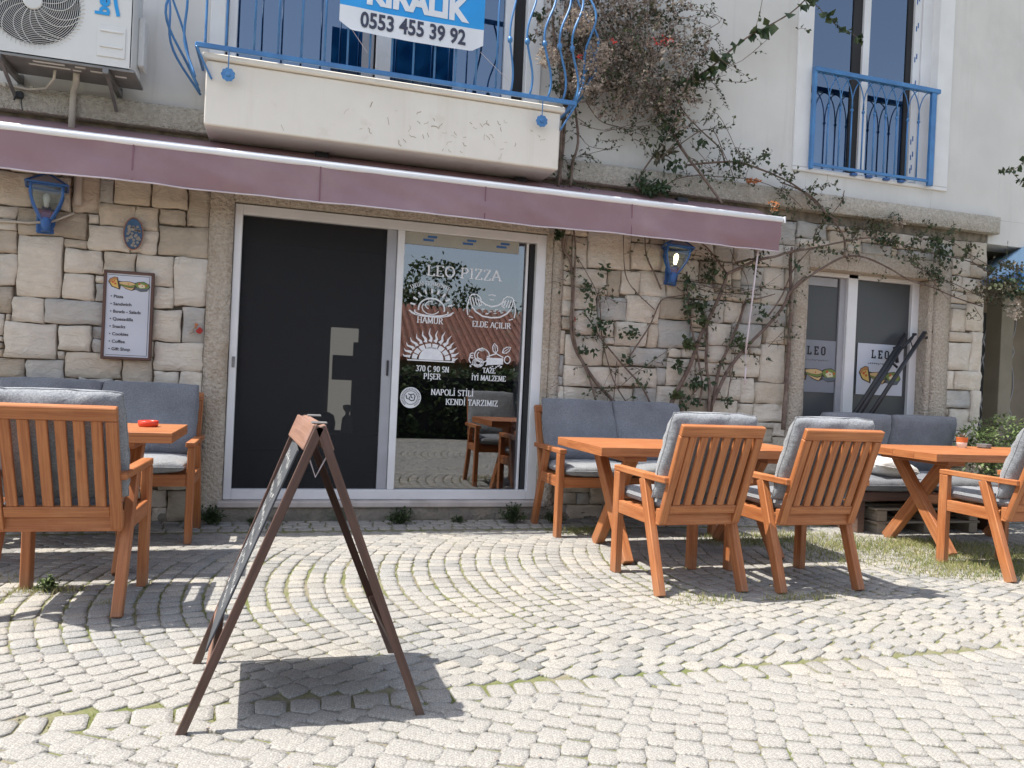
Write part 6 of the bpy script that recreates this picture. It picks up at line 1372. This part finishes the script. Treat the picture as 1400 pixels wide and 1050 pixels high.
for a, b_, rx, rz, n in ((745, 455, .10, .06, 50), (755, 515, .04, .05, 20), (690, 620, .06, .05, 40), (735, 800, .13, .035, 46), (640, 850, .08, .04, 30), (930, 620, .10, .10, 50), (1020, 490, .05, .05, 18), (648, 715, .03, .06, 18), (700, 890, .10, .05, 26), (865, 880, .05, .05, 18), (1055, 685, .03, .02, 6), (690, 360, .03, .09, 22), (790, 300, .05, .10, 30), (1080, 60, .05, .04, 14)):
    q = px7([(a, b_)])[0]; v.clump(at(q[0], q[1], -.10), rx, .04, rz, n, .052, random.choice([0, 0, 1]))
q = px7([(770, 270)])[0]; v.clump(at(q[0], q[1], -.1), .09, .04, .16, 60, .03, 2)
v.done()
# --- vine on the column and over the window
v = Vine('woody vine rising along the pale column and arching over the LEO window', ['leaf_dark', 'leaf_purple', 'leaf'])
def S8(pts, r0, r1, Y0=-.06, Y1=None, **k): v.stem(onwall(px8(pts), Y0, Y1), r0, r1, **k)
S8([(62, 950), (75, 760), (85, 600), (95, 450), (97, 380), (95, 240), (100, 180)], .021, .013, twigs=1)
S8([(95, 375), (150, 320), (250, 255), (320, 220), (400, 220), (500, 262), (600, 320), (700, 352), (800, 395), (905, 430)], .012, .005, -.08, -.10, twigs=6, leaves=1.5)
S8([(-140, 245), (-60, 228), (0, 225), (90, 200), (180, 185), (320, 155), (420, 140), (500, 150), (600, 180), (700, 205), (850, 240), (930, 285)], .010, .005, -.12, twigs=13, leaves=4, ls=.038)
S8([(320, 220), (322, 150), (295, 95), (250, 40), (200, -20), (140, -60), (50, -95)], .010, .006, -.10, -.13, twigs=6, leaves=2.5)
S8([(190, 175), (200, 110), (260, 50), (305, -10), (320, -60)], .006, .004, -.12, twigs=9, leaves=4, ls=.04)
S8([(620, 150), (700, 140), (780, 160), (860, 215), (940, 262)], .005, .003, -.13, twigs=12, leaves=4, ls=.036)
S8([(600, 250), (700, 300), (800, 340), (890, 385)], .005, .003, -.12, twigs=12, leaves=3, ls=.034)
S8([(560, 170), (640, 250), (700, 330), (760, 400)], .004, .002, -.1, twigs=9, leaves=2)
S8([(0, 470), (60, 380), (110, 270), (180, 185)], .008, .005, -.09, twigs=2)
S8([(0, 600), (60, 540), (130, 490)], .003, .001, -.05, twigs=5, leaves=2)
S8([(-30, 585), (60, 570), (140, 545)], .003, .001, -.05, twigs=5, leaves=2)
S8([(860, 240), (940, 290), (1000, 300), (1081, 310)], .005, .003, -.2, twigs=14, leaves=4)
S8([(860, 370), (940, 400), (1010, 390), (1090, 400)], .005, .003, -.25, twigs=16, leaves=4)
S8([(870, 430), (900, 480), (880, 490)], .003, .002, -.1, twigs=8, leaves=3)
for a, b_, rx, rz, n, ls in ((440, 90, .20, .07, 90, .045), (500, 150, .18, .05, 60, .045), (740, 215, .10, .09, 60, .05), (690, 290, .12, .08, 60, .04), (125, 262, .03, .03, 8, .05), (360, 110, .10, .06, 40, .045), (540, 60, .10, .06, 36, .035), (700, 160, .10, .05, 40, .045), (250, 60, .06, .06, 22, .045), (230, 380, .01, .01, 1, .03), (30, 60, .06, .06, 20, .05)):
    q = px8([(a, b_)])[0]; v.clump(at(q[0], q[1], -.12), rx, .05, rz, n, ls, random.choice([0, 0, 1]))
q = px8([(690, 290)])[0]; v.clump(at(q[0], q[1], -.12), .16, .05, .05, 70, .028, 1)
for a, b_, rx, rz, n in ((960, 350, .28, .10, 200), (1040, 340, .22, .12, 160), (1010, 260, .15, .07, 60)):
    q = px8([(a, b_)])[0]; v.clump(at(q[0], q[1], -.35), rx, .12, rz, n, .045, random.choice([0, 1]))
v.done()
def bracts(label, centres, Y, dens, size, mats, name='dry_flowers'):
    t = thing('dried_flower_cluster', label, 'dried flowers'); b = MB()
    for a, c, rx, rz, ry, n in centres:
        o = at(a, c, Y)
        for k in range(int(n*dens*2.2)):
            vv = rvec()*random.random()**.30
            if n > 80 and vnoise(o.x*3+vv.x*rx*9, vv.z*rz*9, vv.y*3) < .02: continue
            vv = Vector(vv); p = Vector((o.x+vv.x*rx, min(-.03, o.y+vv.y*ry), o.z+vv.z*rz)); s = size*random.uniform(.6, 1.3)
            mi = random.randrange(len(mats))
            for j in range(3): leaf_face(b, p, rvec(), rvec(), s, s*.75, mi)
    b.build(name, [M[m] for m in mats], t, kind='stuff'); return t
bracts('pale dried flower spray hanging at the right end of the awning bar', [(1058, 282, .05, .05, .03, 16)], -.46, 1, .022, ['bract_pale', 'orange_leaf', 'leaf_dark'])
bracts('pale dried blossoms on the twigs just under the ledge over the window', [(1230, 302, .09, .05, .04, 22)], -.16, 1, .020, ['bract_pale', 'bract'])
bracts('pale dried blossom hanging at the right picture edge below the blue canopy', [(1388, 424, .09, .11, .05, 22)], -.4, 1, .028, ['bract_pale'])
bracts('orange dead leaves caught on the twig above the awning end', [(1028, 247, .075, .022, .03, 16)], -.16, 1, .022, ['orange_leaf'])
# --- big dry bougainvillea beside the balcony
v = Vine('large half dry bougainvillea hanging on the plaster wall at the right end of the balcony', ['leaf_purple', 'leaf_dark', 'leaf'])
def SU(pts, r0, r1, Y0=-.08, Y1=None, **k): v.stem(onwall(pts, Y0, Y1), r0, r1, **k)
for k, pts in enumerate(([(762, 262), (770, 200), (772, 150), (765, 90), (770, 30), (780, -60)], [(780, 255), (782, 225), (790, 195), (786, 150), (775, 100), (782, 30), (800, -60)], [(766, 250), (768, 180), (780, 110), (800, 40), (830, -20)], [(775, 150), (770, 110), (758, 60), (752, -40)])):
    SU(pts, .013, .007, -.10, -.36 if k == 3 else -.14, twigs=7, leaves=2.2, ls=.03)
SU([(903, 200), (878, 235), (868, 258), (880, 262)], .008, .006, -.12, twigs=8, leaves=3, ls=.05)
SU([(930, 200), (945, 222), (963, 245), (987, 278)], .013, .010, -.14, -.30, twigs=1)
SU([(930, 200), (905, 160), (880, 110), (850, 60), (820, 10), (800, -40)], .012, .008, -.14, twigs=6, leaves=2)
SU([(990, 225), (985, 205), (965, 185), (940, 160), (915, 120), (890, 90)], .008, .004, -.13, twigs=8, leaves=3, ls=.03)
SU([(938, 226), (980, 222), (1010, 222), (1040, 232), (1060, 240), (1090, 256), (1110, 272), (1130, 292), (1150, 305)], .009, .007, -.14, twigs=12, leaves=4, ls=.032)
SU([(900, 262), (925, 245), (955, 240), (985, 242), (1030, 246), (1070, 262), (1095, 283)], .005, .003, -.16, twigs=11, leaves=3, ls=.03)
SU([(920, 205), (940, 190), (960, 178), (975, 180), (985, 200), (1000, 235), (1003, 246)], .005, .003, -.13, twigs=9, leaves=3)
SU([(800, 138), (820, 165), (850, 175), (885, 187)], .005, .002, -.12, twigs=12, leaves=4, ls=.028)
SU([(792, 170), (820, 178), (845, 176), (880, 172)], .003, .002, -.10, twigs=10, leaves=4, ls=.025)
SU([(792, 185), (805, 200), (826, 204)], .003, .002, -.10, twigs=14, leaves=4, ls=.025)
for k in range(46):
    a, c = random.gauss(865, 48), random.gauss(85, 55); SU([(a, c), (a+random.uniform(-35, 45), c+random.uniform(-30, 30)), (a+random.uniform(-60, 80), c+random.uniform(-45, 45))], .004, .0015, -.10-.2*random.random(), twigs=8, leaves=2)
for k in range(8):
    a, c = random.uniform(905, 955), random.uniform(20, 130); SU([(a, c), (a+25, c-random.uniform(-8, 14)), (a+random.uniform(30, 60), c-random.uniform(-20, 20))], .003, .001, -.1, twigs=12, leaves=3, ls=.028)
for a, c, rx, rz, n, ls in ((918, 175, .14, .16, 120, .055), (906, 210, .08, .07, 30, .075), (920, 225, .10, .05, 24, .075), (897, 258, .14, .055, 90, .06), (875, 245, .10, .07, 40, .045), (960, 195, .03, .05, 12, .07), (1000, 222, .22, .03, 40, .04), (1045, 215, .05, .06, 22, .045), (900, 25, .12, .05, 50, .04), (925, 120, .10, .08, 40, .035), (780, 60, .08, .12, 60, .035), (760, 100, .05, .2, 40, .035), (735, 20, .06, .05, 18, .05), (728, 52, .05, .02, 10, .05)):
    v.clump(at(a, c, -.16), rx, .08, rz, n, ls, random.choice([0, 1, 1]))
v.done()
bracts('thick mass of dry grey brown bracts in the bougainvillea right of the balcony', [(885, 90, .46, .40, .20, 520), (855, 40, .42, .30, .16, 330), (920, 140, .26, .26, .14, 240), (845, 135, .30, .20, .12, 160), (815, 15, .34, .22, .12, 200), (940, 60, .24, .24, .10, 110), (890, -5, .42, .18, .15, 220), (800, 80, .24, .26, .12, 130), (770, 40, .24, .26, .14, 150), (790, 110, .2, .2, .16, 110), (850, 90, .3, .3, .14, 150)], -.20, 2.3, .023, ['bract', 'bract', 'bract', 'leaf_purple', 'bract_pale'])
bracts('pale dry bracts tangled in the right end of the balcony railing', [(805, 105, .14, .14, .10, 90), (750, 78, .09, .08, .08, 50), (790, 30, .14, .10, .12, 80), (818, 75, .12, .12, .10, 60)], -.42, 1.5, .020, ['bract_pale', 'bract', 'bract'])
bracts('few red flowers left in the dry bougainvillea', [(905, 55, .10, .05, .05, 9), (793, 78, .02, .02, .02, 5), (838, 55, .03, .03, .02, 3)], -.40, 1, .014, ['bract_red'])
# --- long branch with big leaves, upper right
v = Vine('long bare branch with large drooping leaves reaching towards the right upper window', ['leaf_dark', 'leaf'])
def big(pts, r0, r1, n, ls, Y=-.22):
    n = int(n*1.6); ls *= 1.35
    P = onwall(pts, Y); v.stem(P, r0, r1)
    for k in range(n):
        q = P[random.randrange(len(P))]; d = Vector((random.uniform(-.5, .3), random.uniform(-.5, -.1), random.uniform(-1, .3))); L = ls*random.uniform(.6, 1.3); leaf_face(v.lf, q, d, rvec(), L, L*.75, random.randrange(2))
big([(930, 112), (955, 103), (975, 90), (995, 72), (1020, 52), (1050, 36), (1080, 18), (1105, -4)], .009, .006, 34, .085)
big([(1105, -4), (1120, 12), (1140, 32), (1158, 42), (1178, 56)], .004, .002, 26, .055)
big([(1030, 48), (1036, 25), (1042, 0), (1048, -20)], .003, .002, 9, .05)
big([(1090, 40), (1100, 39), (1104, 42)], .002, .001, 4, .03)
big([(975, 108), (1000, 112), (1020, 112), (1035, 106)], .003, .002, 10, .025)
big([(940, 120), (955, 112), (975, 104)], .006, .004, 10, .06)
v.done()
v = Vine('small twig with dark leaves entering at the right picture edge', ['leaf_dark', 'leaf'])
big([(1420, 200), (1398, 222), (1385, 232), (1366, 232)], .004, .002, 16, .05, -.3)
big([(1380, 232), (1392, 245), (1405, 252)], .003, .002, 9, .05, -.3)
v.done()
# ================================================================ GROUND PLANTS
def weed(label, x, y, r, h, n, mats, ls=.03, name='weed_plant'):
    t = thing(name, label, 'plant', (x, y, 0)); st = MB(); lf = MB()
    for k in range(n):
        a = random.uniform(0, 6.28); e = random.uniform(.25, 1.4); d = Vector((math.cos(a)*math.cos(e), math.sin(a)*math.cos(e)*.7, math.sin(e)*1.1)); L = random.uniform(.5, 1)
        end = Vector((d.x*r*L, min(d.y*r*L, -y-.06 if y > -1 else 9), max(.01, d.z*h*L)))
        pts = [Vector((d.x*.01, d.y*.01, 0)), end*.5+Vector((0, 0, h*.12)), end]; st.tube(pts, .0022, 4, cap=False)
        for j in range(7):
            p = pts[0].lerp(end, random.uniform(.25, 1))+Vector((0, 0, h*.06)); leaf_face(lf, p, rvec()+Vector((0, 0, .3)), Vector((0, 0, 1)), ls*random.uniform(.6, 1.2), ls*.6, random.randrange(len(mats)))
    st.build('stems', M['leaf'], t, kind='stuff'); lf.build('leaves', [M[m] for m in mats], t, kind='stuff'); return t
weed('low bushy green weed at the middle of the door sill', .90, -.17, .14, .12, 46, ['leaf', 'leaf_dark'])
weed('green weed growing at the right end of the door sill beside the sofa leg', 1.78, -.19, .17, .16, 60, ['leaf', 'leaf_dark'])
weed('dark weed at the left foot of the door frame', -.46, -.14, .16, .13, 50, ['leaf_dark', 'leaf'])
weed('small weed at the wall foot just right of the left door jamb', -.16, -.13, .08, .05, 18, ['leaf_dark', 'leaf'], .02)
weed('low weed at the wall foot between the two sill weeds', 1.36, -.14, .10, .05, 20, ['leaf_dark', 'leaf'], .02)
weed('weed sprouting beside the front foot of the left armchair', -1.06, -1.80, .07, .09, 24, ['leaf', 'leaf_light'], .025)
weed('weed tuft behind the sofa leg under the vines', 2.12, -.22, .14, .10, 36, ['leaf', 'leaf_dark'], .025)
def bush(label, x, y, z, r, h, n, mats, ls):
    t = thing('leafy_bush', label, 'bush', (x, y, 0)); lf = MB(); st = MB()
    for k in range(14):
        a = random.uniform(0, 6.28); e = Vector((math.cos(a)*r*.8, math.sin(a)*r*.5, z+h*random.uniform(.1, .9))); st.tube([(0, 0, 0), e*.5+Vector((0, 0, .1)), e], .006, 5)
    for k in range(n):
        vv = rvec()*random.random()**.33; 
        if vnoise(vv.x*2.4+x, vv.z*2.4, vv.y*2) < -.18: continue
        p = Vector((vv.x*r, vv.y*r*.7, z+h*.5+vv.z*h*.5)); leaf_face(lf, p, rvec()+Vector((0, -.3, .2)), Vector((0, 0, 1)), ls*random.uniform(.6, 1.2), ls*.62, random.randrange(len(mats)))
    st.build('stems', M['bark'], t, True, kind='stuff'); lf.build('leaves', [M[m] for m in mats], t, kind='stuff')
bush('sunlit bushy plant with small pale green leaves at the right stone corner', 6.38, -.48, .42, .44, .60, 2600, ['leaf_light', 'leaf_light', 'leaf'], .045)
bush('low plant with greenish and dry leaves seen beneath the right table', 6.02, -.62, .12, .36, .44, 900, ['leaf_light', 'leaf', 'bract'], .045)
# grass: short blades in the joints plus the patch round the right table
gb = MB()
def blade(x, y, h, mi):
    a = random.uniform(0, 6.28); w = .0016+.0012*random.random(); s = Vector((math.cos(a)*w, math.sin(a)*w, 0)); l = Vector((random.gauss(0, .35)*h, random.gauss(0, .35)*h, h)); p = Vector((x, y, -.010)); k = len(gb.v)
    g0 = 0
    gb.v += [p-s, p+s, p+l*.6+s*.7, p+l*.6-s*.7, p+l*1.0+Vector((l.x*.4, l.y*.4, 0))]; gb.face((k, k+1, k+2, k+3), mi); gb.face((k+3, k+2, k+4), mi)
def gdens(x, y):
    d = 0
    for cx, cy, rx, ry, a in ((4.35, -1.25, .75, .28, 1), (4.9, -1.55, .8, .35, 1.1), (3.7, -.95, .7, .25, .9), (4.55, -1.95, .6, .28, 1), (5.3, -1.9, 1, .5, 1.0), (2.25, -.55, .30, .14, 1), (2.75, -2.42, .25, .05, .5), (3.9, -1.5, .5, .3, .5), (2.2, -2.38, .22, .09, .45)):
        q = ((x-cx)/rx)**2+((y-cy)/ry)**2
        if q < 1.6: d = max(d, a*(1-q/1.6))
    return d*(.55+.9*max(0, vnoise(x*3, y*3, 2)+.35))
for k in range(120000):
    x, y = random.uniform(1.7, 6.6), random.uniform(-2.6, -.3)
    if random.random() < gdens(x, y)*.9: blade(x, y, random.uniform(.014, .055), 0 if random.random() < .62 else 1)
# joint tufts follow the course joints
for q in cob:
    c = (sum(p[0] for p in q)/4, sum(p[1] for p in q)/4)
    s_ = screen((c[0], c[1], 0))
    if s_[2] <= 0 or not (-50 < s_[0] < 1450 and s_[1] < 1100): continue
    g_ = vnoise(c[0]*1.7, c[1]*1.7, 5)+.5*vnoise(c[0]*5, c[1]*5, 9)
    if g_ > -.05:
        for j in range(int(2+30*max(0, g_))):
            t = random.random(); x = q[0][0]*(1-t)+q[3][0]*t-random.uniform(0, .010); y = q[0][1]*(1-t)+q[3][1]*t
            blade(x, y, random.uniform(.006, .016), 0 if random.random() < .7 else 1)
for cx, cy, r, n, h in ((-1.15, -1.80, .1, 120, .05), (-.99, -1.80, .12, 120, .05), (-1.3, -1.55, .2, 160, .03), (-.75, -2.05, .08, 60, .03), (3.15, -2.30, .2, 120, .03), (4.45, -1.80, .15, 150, .05), (5.0, -1.15, .3, 300, .06)):
    for k in range(n): blade(random.gauss(cx, r*.5), random.gauss(cy, r*.35), random.uniform(.3, 1)*h, random.randrange(2))
gb.build('joint_grass', [M['grass'], M['grass_dry']], None, kind='stuff')
tag(bpy.data.objects['joint_grass'], 'short green and straw coloured grass growing in the cobble joints', 'grass')
# dead leaves and crumbs
lv = MB()
for k in range(120):
    x, y = random.uniform(-1.5, 6), random.uniform(-4, -.3); leaf_face(lv, Vector((x, y, .006)), Vector((random.gauss(0, 1), random.gauss(0, 1), .15)), Vector((0, 0, 1)), random.uniform(.012, .028), .012, 0)
lo = lv.build('fallen_leaves', [M['orange_leaf']], None, kind='stuff'); lo.data.materials[0] = M['bract']
tag(lo, 'small dry leaf scraps scattered over the cobbles', 'leaf litter')

# ================================================================ ACROSS THE STREET (mirrored in the door glass; hedge and two big trees added)
random.seed(9)
hg = thing('added_hedge', 'dark clipped hedge added across the street to darken the door glass reflection', 'hedge', (2.5, -8.3, 0))  # added to hide the sunlit ground from the door glass
b = MB()
for k in range(9000):
    p = Vector((random.uniform(-6, 7), random.uniform(-.45, .45), random.uniform(.02, 1.32))); 
    if abs(p.y) < .3 and p.z < 1.1: p.y = random.choice([-1, 1])*random.uniform(.33, .45)
    leaf_face(b, p, rvec(), rvec(), .11, .08, random.randrange(2))
b.build('leaves', [M['leaf_dark'], M['leaf']], hg, kind='stuff'); boxo('hedge_core', M['dark'], -6, 7, -.33, .33, 0, 1.15, hg)
hs = thing('tiled_roof_house', 'low house with red tiled roof across the street mirrored in the door glass', 'house', (2, -22, 0))
boxo('house_wall', mat('shaded_house_wall', (.20, .17, .14), (.16, .14, .115), 2, .9), -9, 11, -4, 3, 0, 1.75, hs)
b = MB()
nx = 90
for i in range(nx):   # rounded tile rows
    x = -10+22*i/nx; b.tube([(x+.12, 3.6, 1.72), (x+.12, -.5, 3.75)], .095, 6)
b.poly([(-10, 3.6, 1.68), (12, 3.6, 1.68), (12, -.5, 3.7), (-10, -.5, 3.7)]); b.poly([(-10, -.5, 3.7), (12, -.5, 3.7), (12, -5, 1.7), (-10, -5, 1.7)])
b.build('tiled_roof', M['tile'], hs)
for x in (-5, -1, 4): boxo('window', M['dark'], x, x+1.2, 3.0, 3.02, .7, 1.5, hs)
def tree(x, y, h, r, seed, label):
    random.seed(seed); t = thing('broadleaf_tree', label, 'tree', (x, y, 0)); b = MB(); b.tube([(0, 0, 0), (.1, 0, h*.3), (0, .1, h*.55)], [.2, .15, .1], 8)
    for k in range(9): a = k*.7; b.tube([(0, 0, h*.4), (r*.5*math.cos(a), r*.5*math.sin(a), h*.65+.1*k)], [.07, .02], 5)
    b.build('trunk', M['bark'], t, True)
    b = MB()
    for k in range(42):
        c = rvec()*r*random.random()**.4*.9; c.z = h*.66+c.z*.75
        for j in range(34): p = c+rvec()*random.uniform(.1, .6); leaf_face(b, p, rvec(), rvec(), .24, .16, random.randrange(2))
    b.build('crown', [M['leaf'], M['leaf_dark']], t)
for k, (x, y, h, r) in enumerate(((-5, -29, 7, 2.6), (1, -31, 6.0, 2.4), (6.5, -30, 7.4, 2.8), (12, -28, 6.0, 2.4), (-11, -28, 6, 2.5), (27, -30, 13.5, 4.6), (34, -31, 12, 4.5))):  # last two trees added as dark shapes for the upper window to reflect
    tree(x, y, h, r, 40+k, ['tall tree behind the left end of the tiled house', 'tree behind the middle of the tiled house', 'tallest tree behind the tiled house', 'tree past the right end of the tiled house', 'tree past the far left end of the tiled house', 'nearer of the two big trees added to darken the upper window reflection', 'farther right of the two big trees added to darken the upper window reflection'][k])
